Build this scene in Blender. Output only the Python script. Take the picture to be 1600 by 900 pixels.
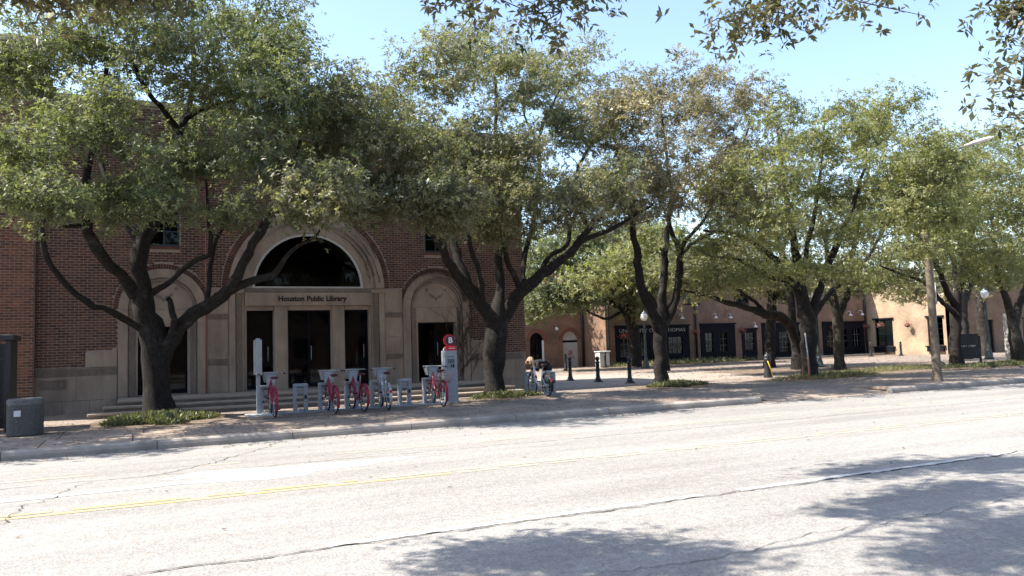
import bpy, bmesh, math, random
import numpy as np
from mathutils import Vector, Matrix

# ------------------------------------------------------------------ scene, camera, light
scene = bpy.context.scene
for o in list(bpy.data.objects):
    bpy.data.objects.remove(o)
col = scene.collection
R = math.radians

HEAD, PITCH, ROLL, EYE = R(25.5), R(4.2), R(1.8), 1.65
f = Vector((math.sin(HEAD)*math.cos(PITCH), math.cos(HEAD)*math.cos(PITCH), math.sin(PITCH)))
r0 = Vector((math.cos(HEAD), -math.sin(HEAD), 0)); u0 = r0.cross(f)
rr = r0*math.cos(ROLL) - u0*math.sin(ROLL); uu = u0*math.cos(ROLL) + r0*math.sin(ROLL)
cam_data = bpy.data.cameras.new('camera'); cam = bpy.data.objects.new('camera', cam_data); col.objects.link(cam)
cam_data.sensor_width = 36; cam_data.lens = 27.99; cam_data.clip_end = 5000; cam_data.clip_start = .05
M = Matrix((rr, uu, -f)).transposed().to_4x4(); M.translation = Vector((0, 0, EYE)); cam.matrix_world = M
scene.camera = cam

SUN_EL, SUN_AZ = R(53), R(20)           # the sun stands to the left (-X) and a little behind the library (+Y)
w = bpy.data.worlds.new('World'); scene.world = w; w.use_nodes = True
nt = w.node_tree; bg = nt.nodes['Background']
sky = nt.nodes.new('ShaderNodeTexSky'); sky.sky_type = 'NISHITA'; sky.sun_disc = False
to_sun = Vector((-math.cos(SUN_AZ)*math.cos(SUN_EL), math.sin(SUN_AZ)*math.cos(SUN_EL), math.sin(SUN_EL)))
sky.sun_elevation = SUN_EL; sky.sun_rotation = math.atan2(to_sun.x, to_sun.y)
sky.air_density = 1.0; sky.dust_density = 1.0; sky.ozone_density = 0.6; sky.altitude = 20
nt.links.new(sky.outputs[0], bg.inputs[0]); bg.inputs[1].default_value = 0.15
sl = bpy.data.lights.new('sun', 'SUN'); sun = bpy.data.objects.new('sun', sl); col.objects.link(sun)
sl.energy = 5.0; sl.angle = R(0.53); sl.color = (1.0, 0.94, 0.85)
sun.rotation_euler = (-to_sun).to_track_quat('-Z', 'Y').to_euler()
scene.view_settings.view_transform = 'Standard'; scene.view_settings.look = 'None'
scene.view_settings.exposure = 1.36; scene.view_settings.gamma = 1.0
scene.view_settings.use_curve_mapping = False
scene.render.resolution_x = 1024; scene.render.resolution_y = 576

rng = random.Random(11); nr = np.random.default_rng(5)

# ------------------------------------------------------------------ materials
MATS = {}
def mat(name, base, rough=.8, var=.25, scale=8., bump=0., bscale=None, base2=None, spec=.4, metal=0., detail=4., coords='Object', island=False, stain=0.):
    if name in MATS: return MATS[name]
    m = bpy.data.materials.new(name); m.use_nodes = True; t = m.node_tree; b = t.nodes['Principled BSDF']
    b.inputs['Roughness'].default_value = rough; b.inputs['Specular IOR Level'].default_value = spec; b.inputs['Metallic'].default_value = metal
    tc = t.nodes.new('ShaderNodeTexCoord')
    n = t.nodes.new('ShaderNodeTexNoise'); n.inputs['Scale'].default_value = scale; n.inputs['Detail'].default_value = detail; n.inputs['Roughness'].default_value = .65
    t.links.new(tc.outputs[coords], n.inputs['Vector'])
    cr = t.nodes.new('ShaderNodeValToRGB'); cr.color_ramp.elements[0].position = .3; cr.color_ramp.elements[1].position = .72
    lo = base2 if base2 else tuple(c*(1-var) for c in base)
    hi = base if base2 else tuple(min(1, c*(1+var)) for c in base)
    cr.color_ramp.elements[0].color = (*lo, 1); cr.color_ramp.elements[1].color = (*hi, 1)
    t.links.new(n.outputs['Fac'], cr.inputs['Fac'])
    out = cr.outputs['Color']
    if island:
        g = t.nodes.new('ShaderNodeNewGeometry'); oi = t.nodes.new('ShaderNodeObjectInfo')
        a = t.nodes.new('ShaderNodeMath'); a.operation = 'ADD'; t.links.new(g.outputs['Random Per Island'], a.inputs[0]); t.links.new(oi.outputs['Random'], a.inputs[1])
        fr = t.nodes.new('ShaderNodeMath'); fr.operation = 'FRACT'; t.links.new(a.outputs[0], fr.inputs[0])
        r2 = t.nodes.new('ShaderNodeValToRGB'); e = r2.color_ramp.elements
        e[0].position = 0; e[0].color = (.55, .55, .6, 1); e[1].position = 1; e[1].color = (1.35, 1.25, 1.15, 1)
        k = r2.color_ramp.elements.new(.5); k.color = (.95, .92, .92, 1)
        t.links.new(fr.outputs[0], r2.inputs['Fac'])
        mx = t.nodes.new('ShaderNodeMix'); mx.data_type = 'RGBA'; mx.blend_type = 'MULTIPLY'; mx.inputs['Factor'].default_value = 1
        t.links.new(out, mx.inputs['A']); t.links.new(r2.outputs['Color'], mx.inputs['B']); out = mx.outputs['Result']
    if stain:
        gp = t.nodes.new('ShaderNodeNewGeometry'); mp = t.nodes.new('ShaderNodeMapping'); mp.inputs['Scale'].default_value = (1.6, 1.6, .35); t.links.new(gp.outputs['Position'], mp.inputs[0])
        ns = t.nodes.new('ShaderNodeTexNoise'); ns.inputs['Scale'].default_value = 1.1; ns.inputs['Detail'].default_value = 9; ns.inputs['Roughness'].default_value = .7; t.links.new(mp.outputs[0], ns.inputs['Vector'])
        rs = t.nodes.new('ShaderNodeValToRGB'); rs.color_ramp.elements[0].position = .34; rs.color_ramp.elements[1].position = .6
        rs.color_ramp.elements[0].color = (1-stain, 1-stain, 1-stain*.95, 1); rs.color_ramp.elements[1].color = (1.06, 1.05, 1.03, 1); t.links.new(ns.outputs['Fac'], rs.inputs['Fac'])
        ms = t.nodes.new('ShaderNodeMix'); ms.data_type = 'RGBA'; ms.blend_type = 'MULTIPLY'; ms.inputs['Factor'].default_value = 1
        t.links.new(out, ms.inputs['A']); t.links.new(rs.outputs['Color'], ms.inputs['B']); out = ms.outputs['Result']
    t.links.new(out, b.inputs['Base Color'])
    if bump:
        n2 = t.nodes.new('ShaderNodeTexNoise'); n2.inputs['Scale'].default_value = bscale or scale*3; n2.inputs['Detail'].default_value = 5
        t.links.new(tc.outputs[coords], n2.inputs['Vector'])
        bp = t.nodes.new('ShaderNodeBump'); bp.inputs['Strength'].default_value = bump; bp.inputs['Distance'].default_value = .02
        t.links.new(n2.outputs['Fac'], bp.inputs['Height']); t.links.new(bp.outputs[0], b.inputs['Normal'])
    MATS[name] = m; return m

def road_mat(name, lo, hi, speck=.28):
    """worn exposed-aggregate paving: broad stains, tyre polish, fine stone speckle"""
    m = bpy.data.materials.new(name); m.use_nodes = True; t = m.node_tree; b = t.nodes['Principled BSDF']; b.inputs['Roughness'].default_value = .75
    b.inputs['Specular IOR Level'].default_value = .35
    tc = t.nodes.new('ShaderNodeTexCoord')
    def noise(s, d=4, sc=None):
        n = t.nodes.new('ShaderNodeTexNoise'); n.inputs['Scale'].default_value = s; n.inputs['Detail'].default_value = d; n.inputs['Roughness'].default_value = .7
        if sc:
            mp = t.nodes.new('ShaderNodeMapping'); mp.inputs['Scale'].default_value = sc
            t.links.new(tc.outputs['Object'], mp.inputs[0]); t.links.new(mp.outputs[0], n.inputs['Vector'])
        else: t.links.new(tc.outputs['Object'], n.inputs['Vector'])
        return n
    a = noise(.35, 6, (.35, 1.2, 1)); cr = t.nodes.new('ShaderNodeValToRGB')
    cr.color_ramp.elements[0].position = .3; cr.color_ramp.elements[1].position = .75
    cr.color_ramp.elements[0].color = (*lo, 1); cr.color_ramp.elements[1].color = (*hi, 1)
    t.links.new(a.outputs['Fac'], cr.inputs['Fac'])
    v = t.nodes.new('ShaderNodeTexVoronoi'); v.inputs['Scale'].default_value = 42; t.links.new(tc.outputs['Object'], v.inputs['Vector'])
    s2 = t.nodes.new('ShaderNodeValToRGB'); s2.color_ramp.elements[0].color = (1-speck, 1-speck, 1-speck, 1); s2.color_ramp.elements[1].color = (1+speck, 1+speck, 1+speck, 1)
    t.links.new(v.outputs['Color'], s2.inputs['Fac'])
    mx = t.nodes.new('ShaderNodeMix'); mx.data_type = 'RGBA'; mx.blend_type = 'MULTIPLY'; mx.inputs['Factor'].default_value = 1
    t.links.new(cr.outputs[0], mx.inputs['A']); t.links.new(s2.outputs[0], mx.inputs['B'])
    g = noise(9, 8); s3 = t.nodes.new('ShaderNodeValToRGB'); s3.color_ramp.elements[0].position = .35; s3.color_ramp.elements[1].position = .7
    s3.color_ramp.elements[0].color = (.85, .85, .85, 1); s3.color_ramp.elements[1].color = (1.1, 1.1, 1.1, 1); t.links.new(g.outputs['Fac'], s3.inputs['Fac'])
    m2 = t.nodes.new('ShaderNodeMix'); m2.data_type = 'RGBA'; m2.blend_type = 'MULTIPLY'; m2.inputs['Factor'].default_value = 1
    t.links.new(mx.outputs['Result'], m2.inputs['A']); t.links.new(s3.outputs[0], m2.inputs['B'])
    st = noise(1.0, 5, (.06, 1.5, 1)); s4 = t.nodes.new('ShaderNodeValToRGB'); s4.color_ramp.elements[0].position = .35; s4.color_ramp.elements[1].position = .62
    s4.color_ramp.elements[0].color = (.88, .88, .88, 1); s4.color_ramp.elements[1].color = (1.06, 1.06, 1.06, 1); t.links.new(st.outputs['Fac'], s4.inputs['Fac'])
    m3 = t.nodes.new('ShaderNodeMix'); m3.data_type = 'RGBA'; m3.blend_type = 'MULTIPLY'; m3.inputs['Factor'].default_value = 1
    t.links.new(m2.outputs['Result'], m3.inputs['A']); t.links.new(s4.outputs[0], m3.inputs['B'])
    t.links.new(m3.outputs['Result'], b.inputs['Base Color'])
    bp = t.nodes.new('ShaderNodeBump'); bp.inputs['Strength'].default_value = .5; bp.inputs['Distance'].default_value = .01
    t.links.new(v.outputs['Distance'], bp.inputs['Height']); t.links.new(bp.outputs[0], b.inputs['Normal'])
    return m

def leaf_mat(name, cols, trans=.35):
    m = bpy.data.materials.new(name); m.use_nodes = True; t = m.node_tree; b = t.nodes['Principled BSDF']; out = t.nodes['Material Output']
    b.inputs['Roughness'].default_value = .52; b.inputs['Specular IOR Level'].default_value = .4
    g = t.nodes.new('ShaderNodeAttribute'); g.attribute_name = 'tint'
    cr = t.nodes.new('ShaderNodeValToRGB'); e = cr.color_ramp.elements
    for i, c in enumerate(cols):
        p = i/(len(cols)-1)
        k = e[0] if i == 0 else (e[1] if i == len(cols)-1 else e.new(p))
        k.position = p; k.color = (min(1, c[0]*1.08), min(1, c[1]*1.07), min(1, c[2]*1.3), 1)  # lifts and greys every leaf colour to stand in for veiling glare
    t.links.new(g.outputs['Fac'], cr.inputs['Fac']); t.links.new(cr.outputs[0], b.inputs['Base Color'])
    tr = t.nodes.new('ShaderNodeBsdfTranslucent')
    hs = t.nodes.new('ShaderNodeMix'); hs.data_type = 'RGBA'; hs.blend_type = 'MULTIPLY'; hs.inputs['Factor'].default_value = 1
    hs.inputs['B'].default_value = (1.5, 1.6, .8, 1); t.links.new(cr.outputs[0], hs.inputs['A']); t.links.new(hs.outputs['Result'], tr.inputs[0])
    mx = t.nodes.new('ShaderNodeMixShader'); mx.inputs[0].default_value = trans
    t.links.new(b.outputs[0], mx.inputs[1]); t.links.new(tr.outputs[0], mx.inputs[2]); t.links.new(mx.outputs[0], out.inputs[0])
    return m

def glass_mat(name, tint=(.14, .16, .17), refl=.16):
    m = bpy.data.materials.new(name); m.use_nodes = True; t = m.node_tree; out = t.nodes['Material Output']; t.nodes.remove(t.nodes['Principled BSDF'])
    tp = t.nodes.new('ShaderNodeBsdfTransparent'); tp.inputs[0].default_value = (*tint, 1)
    gl = t.nodes.new('ShaderNodeBsdfGlossy'); gl.inputs['Roughness'].default_value = .03; gl.inputs[0].default_value = (.42, .45, .5, 1)
    fr = t.nodes.new('ShaderNodeFresnel'); fr.inputs[0].default_value = 1.5
    tc = t.nodes.new('ShaderNodeTexCoord'); n = t.nodes.new('ShaderNodeTexNoise'); n.inputs['Scale'].default_value = 1.3
    bp = t.nodes.new('ShaderNodeBump'); bp.inputs['Strength'].default_value = .05; t.links.new(tc.outputs['Object'], n.inputs['Vector']); t.links.new(n.outputs['Fac'], bp.inputs['Height']); t.links.new(bp.outputs[0], gl.inputs['Normal'])
    mx = t.nodes.new('ShaderNodeMixShader'); t.links.new(fr.outputs[0], mx.inputs[0]); t.links.new(tp.outputs[0], mx.inputs[1]); t.links.new(gl.outputs[0], mx.inputs[2])
    t.links.new(mx.outputs[0], out.inputs[0]); return m

def brickwall_mat(name, c1, c2, mortar):
    m = bpy.data.materials.new(name); m.use_nodes = True; t = m.node_tree; b = t.nodes['Principled BSDF']; b.inputs['Roughness'].default_value = .85
    tc = t.nodes.new('ShaderNodeTexCoord'); sp = t.nodes.new('ShaderNodeSeparateXYZ'); t.links.new(tc.outputs['Object'], sp.inputs[0])
    ad = t.nodes.new('ShaderNodeMath'); ad.operation = 'ADD'; t.links.new(sp.outputs[0], ad.inputs[0]); t.links.new(sp.outputs[1], ad.inputs[1])
    cb = t.nodes.new('ShaderNodeCombineXYZ'); t.links.new(ad.outputs[0], cb.inputs[0]); t.links.new(sp.outputs[2], cb.inputs[1])
    br = t.nodes.new('ShaderNodeTexBrick'); br.inputs['Scale'].default_value = 1; br.inputs['Brick Width'].default_value = .21; br.inputs['Row Height'].default_value = .075
    br.inputs['Mortar Size'].default_value = .011; br.inputs['Color1'].default_value = (*c1, 1); br.inputs['Color2'].default_value = (*c2, 1); br.inputs['Mortar'].default_value = (*mortar, 1)
    br.inputs['Bias'].default_value = -.1
    t.links.new(cb.outputs[0], br.inputs['Vector'])
    n = t.nodes.new('ShaderNodeTexNoise'); n.inputs['Scale'].default_value = .8; n.inputs['Detail'].default_value = 6; t.links.new(tc.outputs['Object'], n.inputs['Vector'])
    cr = t.nodes.new('ShaderNodeValToRGB'); cr.color_ramp.elements[0].color = (.65, .65, .65, 1); cr.color_ramp.elements[1].color = (1.25, 1.2, 1.15, 1); cr.color_ramp.elements[0].position = .3; cr.color_ramp.elements[1].position = .7
    t.links.new(n.outputs['Fac'], cr.inputs[0])
    mx = t.nodes.new('ShaderNodeMix'); mx.data_type = 'RGBA'; mx.blend_type = 'MULTIPLY'; mx.inputs['Factor'].default_value = 1
    t.links.new(br.outputs['Color'], mx.inputs['A']); t.links.new(cr.outputs[0], mx.inputs['B']); t.links.new(mx.outputs['Result'], b.inputs['Base Color'])
    bp = t.nodes.new('ShaderNodeBump'); bp.inputs['Strength'].default_value = .6; bp.inputs['Distance'].default_value = .01; bp.invert = True
    t.links.new(br.outputs['Fac'], bp.inputs['Height']); t.links.new(bp.outputs[0], b.inputs['Normal'])
    return m

BRICK = mat('brick', (.122, .058, .040), .85, .3, 14, .4, 60, island=True, stain=.35)
BRICK2 = mat('brick_orange', (.18, .075, .042), .85, .25, 14, .4, 60, island=True, stain=.3)
MORTAR = mat('mortar', (.35, .29, .25), .95, .2, 20, .3)
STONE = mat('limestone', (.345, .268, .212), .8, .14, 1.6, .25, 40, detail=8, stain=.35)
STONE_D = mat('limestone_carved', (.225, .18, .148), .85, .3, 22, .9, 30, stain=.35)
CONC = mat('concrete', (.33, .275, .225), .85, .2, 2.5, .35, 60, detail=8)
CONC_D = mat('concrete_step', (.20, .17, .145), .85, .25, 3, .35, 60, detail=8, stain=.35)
PAVE = mat('paving', (.31, .245, .195), .9, .25, 1.8, .35, 70, detail=9, stain=.35)
SOIL = mat('soil', (.16, .12, .085), .95, .4, 5, .8, 30, detail=8)
def bark_mat(name, dark, light):
    m = bpy.data.materials.new(name); m.use_nodes = True; t = m.node_tree; b = t.nodes['Principled BSDF']; b.inputs['Roughness'].default_value = .95; b.inputs['Specular IOR Level'].default_value = .2
    tc = t.nodes.new('ShaderNodeTexCoord'); mp = t.nodes.new('ShaderNodeMapping'); mp.inputs['Scale'].default_value = (1, 1, .28); t.links.new(tc.outputs['Object'], mp.inputs[0])
    v = t.nodes.new('ShaderNodeTexVoronoi'); v.feature = 'DISTANCE_TO_EDGE'; v.inputs['Scale'].default_value = 17
    n0 = t.nodes.new('ShaderNodeTexNoise'); n0.inputs['Scale'].default_value = 6; t.links.new(mp.outputs[0], n0.inputs['Vector'])
    ad = t.nodes.new('ShaderNodeMix'); ad.data_type = 'RGBA'; ad.inputs['Factor'].default_value = .22; t.links.new(mp.outputs[0], ad.inputs['A']); t.links.new(n0.outputs['Color'], ad.inputs['B']); t.links.new(ad.outputs['Result'], v.inputs['Vector'])
    r1 = t.nodes.new('ShaderNodeValToRGB'); r1.color_ramp.elements[0].position = .0; r1.color_ramp.elements[1].position = .16
    r1.color_ramp.elements[0].color = (*[c*.45 for c in dark], 1); r1.color_ramp.elements[1].color = (*dark, 1); t.links.new(v.outputs['Distance'], r1.inputs['Fac'])
    n = t.nodes.new('ShaderNodeTexNoise'); n.inputs['Scale'].default_value = 2.6; n.inputs['Detail'].default_value = 9; n.inputs['Roughness'].default_value = .75; t.links.new(tc.outputs['Object'], n.inputs['Vector'])
    r2 = t.nodes.new('ShaderNodeValToRGB'); r2.color_ramp.elements[0].position = .55; r2.color_ramp.elements[1].position = .72; r2.color_ramp.elements[0].color = (0,0,0,1); r2.color_ramp.elements[1].color = (1,1,1,1); t.links.new(n.outputs['Fac'], r2.inputs['Fac'])
    mx = t.nodes.new('ShaderNodeMix'); mx.data_type = 'RGBA'; mx.inputs['B'].default_value = (*light, 1); t.links.new(r2.outputs['Color'], mx.inputs['Factor']); t.links.new(r1.outputs['Color'], mx.inputs['A'])
    t.links.new(mx.outputs['Result'], b.inputs['Base Color'])
    bp = t.nodes.new('ShaderNodeBump'); bp.inputs['Strength'].default_value = 1; bp.inputs['Distance'].default_value = .04; t.links.new(r1.outputs['Color'], bp.inputs['Height'])
    b2 = t.nodes.new('ShaderNodeBump'); b2.inputs['Strength'].default_value = .6; b2.inputs['Distance'].default_value = .02; n3 = t.nodes.new('ShaderNodeTexNoise'); n3.inputs['Scale'].default_value = 30; t.links.new(tc.outputs['Object'], n3.inputs['Vector']); t.links.new(n3.outputs['Fac'], b2.inputs['Height']); t.links.new(bp.outputs[0], b2.inputs['Normal']); t.links.new(b2.outputs[0], b.inputs['Normal'])
    return m
BARK = bark_mat('bark', (.028, .024, .022), (.070, .064, .056)); BARK_L = bark_mat('bark_pale', (.045, .040, .035), (.115, .104, .09))
TWIG_G = mat('twig_grey', (.085, .077, .068), .95, .3, 5)
TWIG = mat('twig', (.07, .055, .045), .95, .3, 5)
BLACK = mat('black_iron', (.018, .018, .02), .45, .3, 6, .15, 40, spec=.5)
DARKWOOD = mat('dark_joinery', (.006, .007, .012), .7, .3, 5, .1, 40, spec=.12)
BRONZE = mat('bronze_frame', (.05, .045, .04), .5, .2, 5)
ALU = mat('grey_alloy', (.36, .38, .40), .4, .12, 5, .05, 60, metal=.35)
GREYPAINT = mat('grey_paint', (.29, .31, .34), .45, .1, 4, .05, 60)
WHITE = mat('white_paint', (.72, .72, .72), .5, .08, 6)
SILVER = mat('silver_paint', (.50, .51, .53), .3, .1, 5, metal=.5)
RED = mat('red_paint', (.26, .02, .05), .35, .15, 6)
REDSIGN = mat('red_sign', (.50, .02, .03), .4, .1, 6)
NAVY = mat('navy_sign', (.02, .022, .045), .4, .1, 6)
RUBBER = mat('rubber', (.018, .018, .018), .8, .2, 20)
SADDLE = mat('saddle_maroon', (.07, .012, .018), .5, .2, 12)
GLASS = glass_mat('tinted_glass')
GLASS2 = glass_mat('window_glass', (.5, .52, .55))
GLOBE = mat('lamp_globe', (.72, .72, .70), .25, .05, 5, spec=.6)
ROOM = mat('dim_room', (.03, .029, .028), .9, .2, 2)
YELLOW_WORN_GLARE = mat('yellow_worn_glare', (.38, .33, .22), .8, .2, 2, base2=(.31, .29, .25))
YELLOW = mat('yellow_marking', (.46, .31, .10), .8, .25, 2, base2=(.34, .29, .20))
LINEW = mat('white_marking', (.55, .54, .52), .8, .2, 2.5, base2=(.34, .33, .315))
CRACK = mat('crack_tar', (.05, .047, .045), .9, .3, 10)
ROAD = road_mat('road_surface', (.222, .208, .192), (.315, .297, .274), .22)
LETTER = mat('letter_black', (.015, .013, .012), .5, .1, 8)
LETTERG = mat('letter_grey', (.30, .29, .27), .5, .1, 8)
WOOD = mat('pole_wood', (.15, .12, .09), .9, .45, 6, .7, 20, detail=8)

# ------------------------------------------------------------------ mesh helpers
class MB:
    def __init__(s): s.v = []; s.f = []; s.sm = []
    def add(s, vs, fs, smooth=False):
        o = len(s.v); s.v.extend([tuple(map(float, p)) for p in vs]); s.f.extend([tuple(i+o for i in q) for q in fs]); s.sm.extend([smooth]*len(fs)); return s
    def box(s, x0, x1, y0, y1, z0, z1, m=None):
        vs = [(x0,y0,z0),(x1,y0,z0),(x1,y1,z0),(x0,y1,z0),(x0,y0,z1),(x1,y0,z1),(x1,y1,z1),(x0,y1,z1)]
        if m is not None: vs = [m @ Vector(p) for p in vs]
        return s.add(vs, [(3,2,1,0),(4,5,6,7),(0,1,5,4),(1,2,6,5),(2,3,7,6),(3,0,4,7)])
    def bbox(s, x0, x1, y0, y1, z0, z1, b=.01):
        """box with chamfered vertical and top edges"""
        ring = [(x0+b,y0),(x1-b,y0),(x1,y0+b),(x1,y1-b),(x1-b,y1),(x0+b,y1),(x0,y1-b),(x0,y0+b)]
        cx, cy = (x0+x1)/2, (y0+y1)/2; hx, hy = (x1-x0)/2, (y1-y0)/2
        inn = [(cx+(x-cx)*(hx-b)/hx, cy+(y-cy)*(hy-b)/hy) for x, y in ring]
        vs = [(x,y,z0) for x,y in ring]+[(x,y,z1-b) for x,y in ring]+[(x,y,z1) for x,y in inn]
        fs = [tuple(range(7,-1,-1)), tuple(range(16,24))]
        for k in (0, 8):
            fs += [(k+i, k+(i+1)%8, k+8+(i+1)%8, k+8+i) for i in range(8)]
        return s.add(vs, fs)
    def prism_xz(s, poly, y0, y1):
        """polygon in the XZ plane (seen from -Y counter-clockwise), front at y0"""
        n = len(poly); vs = [(x,y0,z) for x,z in poly]+[(x,y1,z) for x,z in poly]
        return s.add(vs, [tuple(range(n)), tuple(range(2*n-1,n-1,-1))]+[(i, i+n, (i+1)%n+n, (i+1)%n) for i in range(n)])
    def lathe(s, prof, n=16, c=(0,0,0), smooth=True):
        vs = []
        for r, z in prof:
            for k in range(n):
                a = 2*math.pi*k/n; vs.append((c[0]+r*math.cos(a), c[1]+r*math.sin(a), c[2]+z))
        fs = [(i*n+k, i*n+(k+1)%n, (i+1)*n+(k+1)%n, (i+1)*n+k) for i in range(len(prof)-1) for k in range(n)]
        fs += [tuple(range(n-1,-1,-1)), tuple((len(prof)-1)*n+k for k in range(n))]
        return s.add(vs, fs, smooth)
    def tube(s, pts, rad, n=8, smooth=True, closed=False):
        pts = [Vector(p) for p in pts]
        if not hasattr(rad, '__len__'): rad = [rad]*len(pts)
        vs = []; up = None
        for i, p in enumerate(pts):
            a = pts[i-1] if (i or closed) else p; b = pts[(i+1) % len(pts)] if (i < len(pts)-1 or closed) else p
            t = (b-a).normalized()
            if up is None: up = t.orthogonal().normalized()
            up = (up - t*up.dot(t)).normalized(); sd = t.cross(up)
            for k in range(n):
                q = 2*math.pi*k/n; vs.append(p + (up*math.cos(q) + sd*math.sin(q))*rad[i])
        L = len(pts); fs = [(i*n+k, i*n+(k+1)%n, ((i+1)%L)*n+(k+1)%n, ((i+1)%L)*n+k) for i in range(L if closed else L-1) for k in range(n)]
        if not closed: fs += [tuple(range(n-1,-1,-1)), tuple((L-1)*n+k for k in range(n))]
        return s.add(vs, fs, smooth)
    def ring(s, c, r, t, n=28, m=6, axis='x'):
        pts = []
        for k in range(n):
            a = 2*math.pi*k/n
            pts.append((c[0], c[1]+r*math.cos(a), c[2]+r*math.sin(a)) if axis == 'x' else (c[0]+r*math.cos(a), c[1], c[2]+r*math.sin(a)))
        return s.tube(pts, t, m, closed=True)
    def build(s, name, material, parent=None):
        me = bpy.data.meshes.new(name); me.from_pydata(s.v, [], s.f)
        me.polygons.foreach_set('use_smooth', s.sm); me.materials.append(material); me.update()
        o = bpy.data.objects.new(name, me); col.objects.link(o); o.parent = parent; return o

def np_mesh(name, V, Q, material, parent=None, tint=None, smooth=False):
    me = bpy.data.meshes.new(name); V = np.asarray(V, np.float32); Q = np.asarray(Q, np.int32); k = Q.shape[1]
    me.vertices.add(len(V)); me.vertices.foreach_set('co', V.ravel())
    me.loops.add(Q.size); me.loops.foreach_set('vertex_index', Q.ravel())
    me.polygons.add(len(Q)); me.polygons.foreach_set('loop_start', np.arange(0, Q.size, k, dtype=np.int32)); me.polygons.foreach_set('loop_total', np.full(len(Q), k, np.int32))
    if smooth: me.polygons.foreach_set('use_smooth', np.ones(len(Q), bool))
    if tint is not None:
        at = me.attributes.new('tint', 'FLOAT', 'FACE'); at.data.foreach_set('value', np.asarray(tint, np.float32))
    me.materials.append(material); me.update(calc_edges=True); me.validate()
    o = bpy.data.objects.new(name, me); col.objects.link(o); o.parent = parent; return o

def empty(name, loc=(0,0,0), rz=0.):
    o = bpy.data.objects.new(name, None); col.objects.link(o); o.location = loc; o.rotation_euler = (0,0,rz); o.empty_display_size = .1; return o
def tag(o, label=None, cat=None, group=None, kind=None):
    for k, v in (('label', label), ('category', cat), ('group', group), ('kind', kind)):
        if v: o[k] = v
    return o
def copy_tree(o, parent=None):
    c = o.copy(); col.objects.link(c); c.parent = parent
    for ch in o.children: copy_tree(ch, c)
    return c
def text_obj(body, size, material, name, parent, loc, rot, extrude=.004, offset=0., width=None):
    cu = bpy.data.curves.new(name, 'FONT'); cu.body = body; cu.size = size; cu.extrude = extrude; cu.offset = offset; cu.align_x = 'CENTER'; cu.align_y = 'CENTER'; cu.resolution_u = 3
    tmp = bpy.data.objects.new('tmp', cu); col.objects.link(tmp); dg = bpy.context.evaluated_depsgraph_get(); dg.update()
    me = bpy.data.meshes.new_from_object(tmp.evaluated_get(dg)); bpy.data.objects.remove(tmp)
    me.materials.clear(); me.materials.append(material)
    o = bpy.data.objects.new(name, me); col.objects.link(o); o.parent = parent; o.location = loc; o.rotation_euler = rot
    if width:
        xs = [v.co.x for v in me.vertices]; k = width/(max(xs)-min(xs))
        for v in me.vertices: v.co.x *= k
    return o

# ------------------------------------------------------------------ the ground, road, kerb, pavements
tag(MB().add([(-2000,-2000,-.03),(2000,-2000,-.03),(2000,2500,-.03),(-2000,2500,-.03)], [(0,1,2,3)]).build('ground', mat('far_ground', (.15,.15,.09), .95, .3, .05)), kind='structure')
road = tag(MB().add([(-80,-3.2,0),(220,-3.2,0),(220,15.92,0),(-80,15.92,0)], [(0,1,2,3)]).build('road', ROAD), kind='structure')
near = tag(MB().box(-80, 220, -40, -3.2, -.02, .13).build('near_pavement', PAVE), kind='structure')

def strip(name, y, wd, material, x0=-30, x1=120, step=.5, z=.004, wob=0., gaps=0., parent=road):
    """a worn painted line: quads with ragged edges"""
    V = []; Q = []; x = x0; r = random.Random(int(y*100)); yo = 0
    while x < x1:
        if r.random() >= gaps:
            a = wd/2*(1+r.uniform(-.12,.12)); b = wd/2*(1+r.uniform(-.12,.12)); k = len(V)
            V += [(x,y+yo-a,z),(x+step,y+yo-b,z),(x+step,y+yo+b,z),(x,y+yo+a,z)]; Q.append((k,k+1,k+2,k+3))
        x += step
    return np_mesh(name, V, Q, material, parent)
strip('yellow_line', 10.03, .10, YELLOW, x1=3.6, gaps=.1, step=.2); strip('yellow_line', 10.22, .10, YELLOW, x1=2.4, gaps=.2, step=.2)
strip('worn_glare_yellow_line', 10.031, .09, YELLOW_WORN_GLARE, x0=3.9, gaps=.25, step=.2); strip('worn_glare_yellow_line', 10.221, .09, YELLOW_WORN_GLARE, x0=2.7, gaps=.35, step=.2)  # gaps are wear; the paler colour stands in for blown-out sunlight
strip('white_line', 6.98, .12, LINEW, gaps=.05, x0=1.5, x1=60)
strip('faded_line', 13.05, .08, mat('faded_marking', (.44,.36,.27), .85, .3, 3), gaps=.35)
def crack(pts, wd, z, amp, seed, parent=road):
    r = random.Random(seed); V = []; Q = []
    for (x0,y0),(x1,y1) in zip(pts[:-1], pts[1:]):
        n = max(2, int(math.hypot(x1-x0, y1-y0)/.09)); d = 0
        for i in range(n+1):
            t = i/n; d = d*.75 + r.uniform(-amp, amp); nx, ny = -(y1-y0), (x1-x0); L = math.hypot(nx, ny)
            px, py = x0+(x1-x0)*t+nx/L*d, y0+(y1-y0)*t+ny/L*d; ww = wd*r.uniform(.35,1.3)/2
            V += [(px+nx/L*ww, py+ny/L*ww, z), (px-nx/L*ww, py-ny/L*ww, z)]
            if i: k = len(V)-4; Q.append((k, k+1, k+3, k+2))
    return np_mesh('crack', V, Q, CRACK, parent)
crack([(-8,6.83),(0,6.86),(8,6.88),(14,7.05),(26,6.9),(50,6.9)], .024, .009, .03, 1)
crack([(-6,4.9),(2,5.0),(9,5.1),(20,4.9)], .008, .006, .05, 2)
crack([(-10,12.3),(0,12.4),(12,12.3),(30,12.5)], .016, .006, .03, 3)
crack([(-1.35,9.2),(-1.15,10.1),(-1.0,10.9),(-.6,12.3)], .016, .010, .07, 4)
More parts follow.
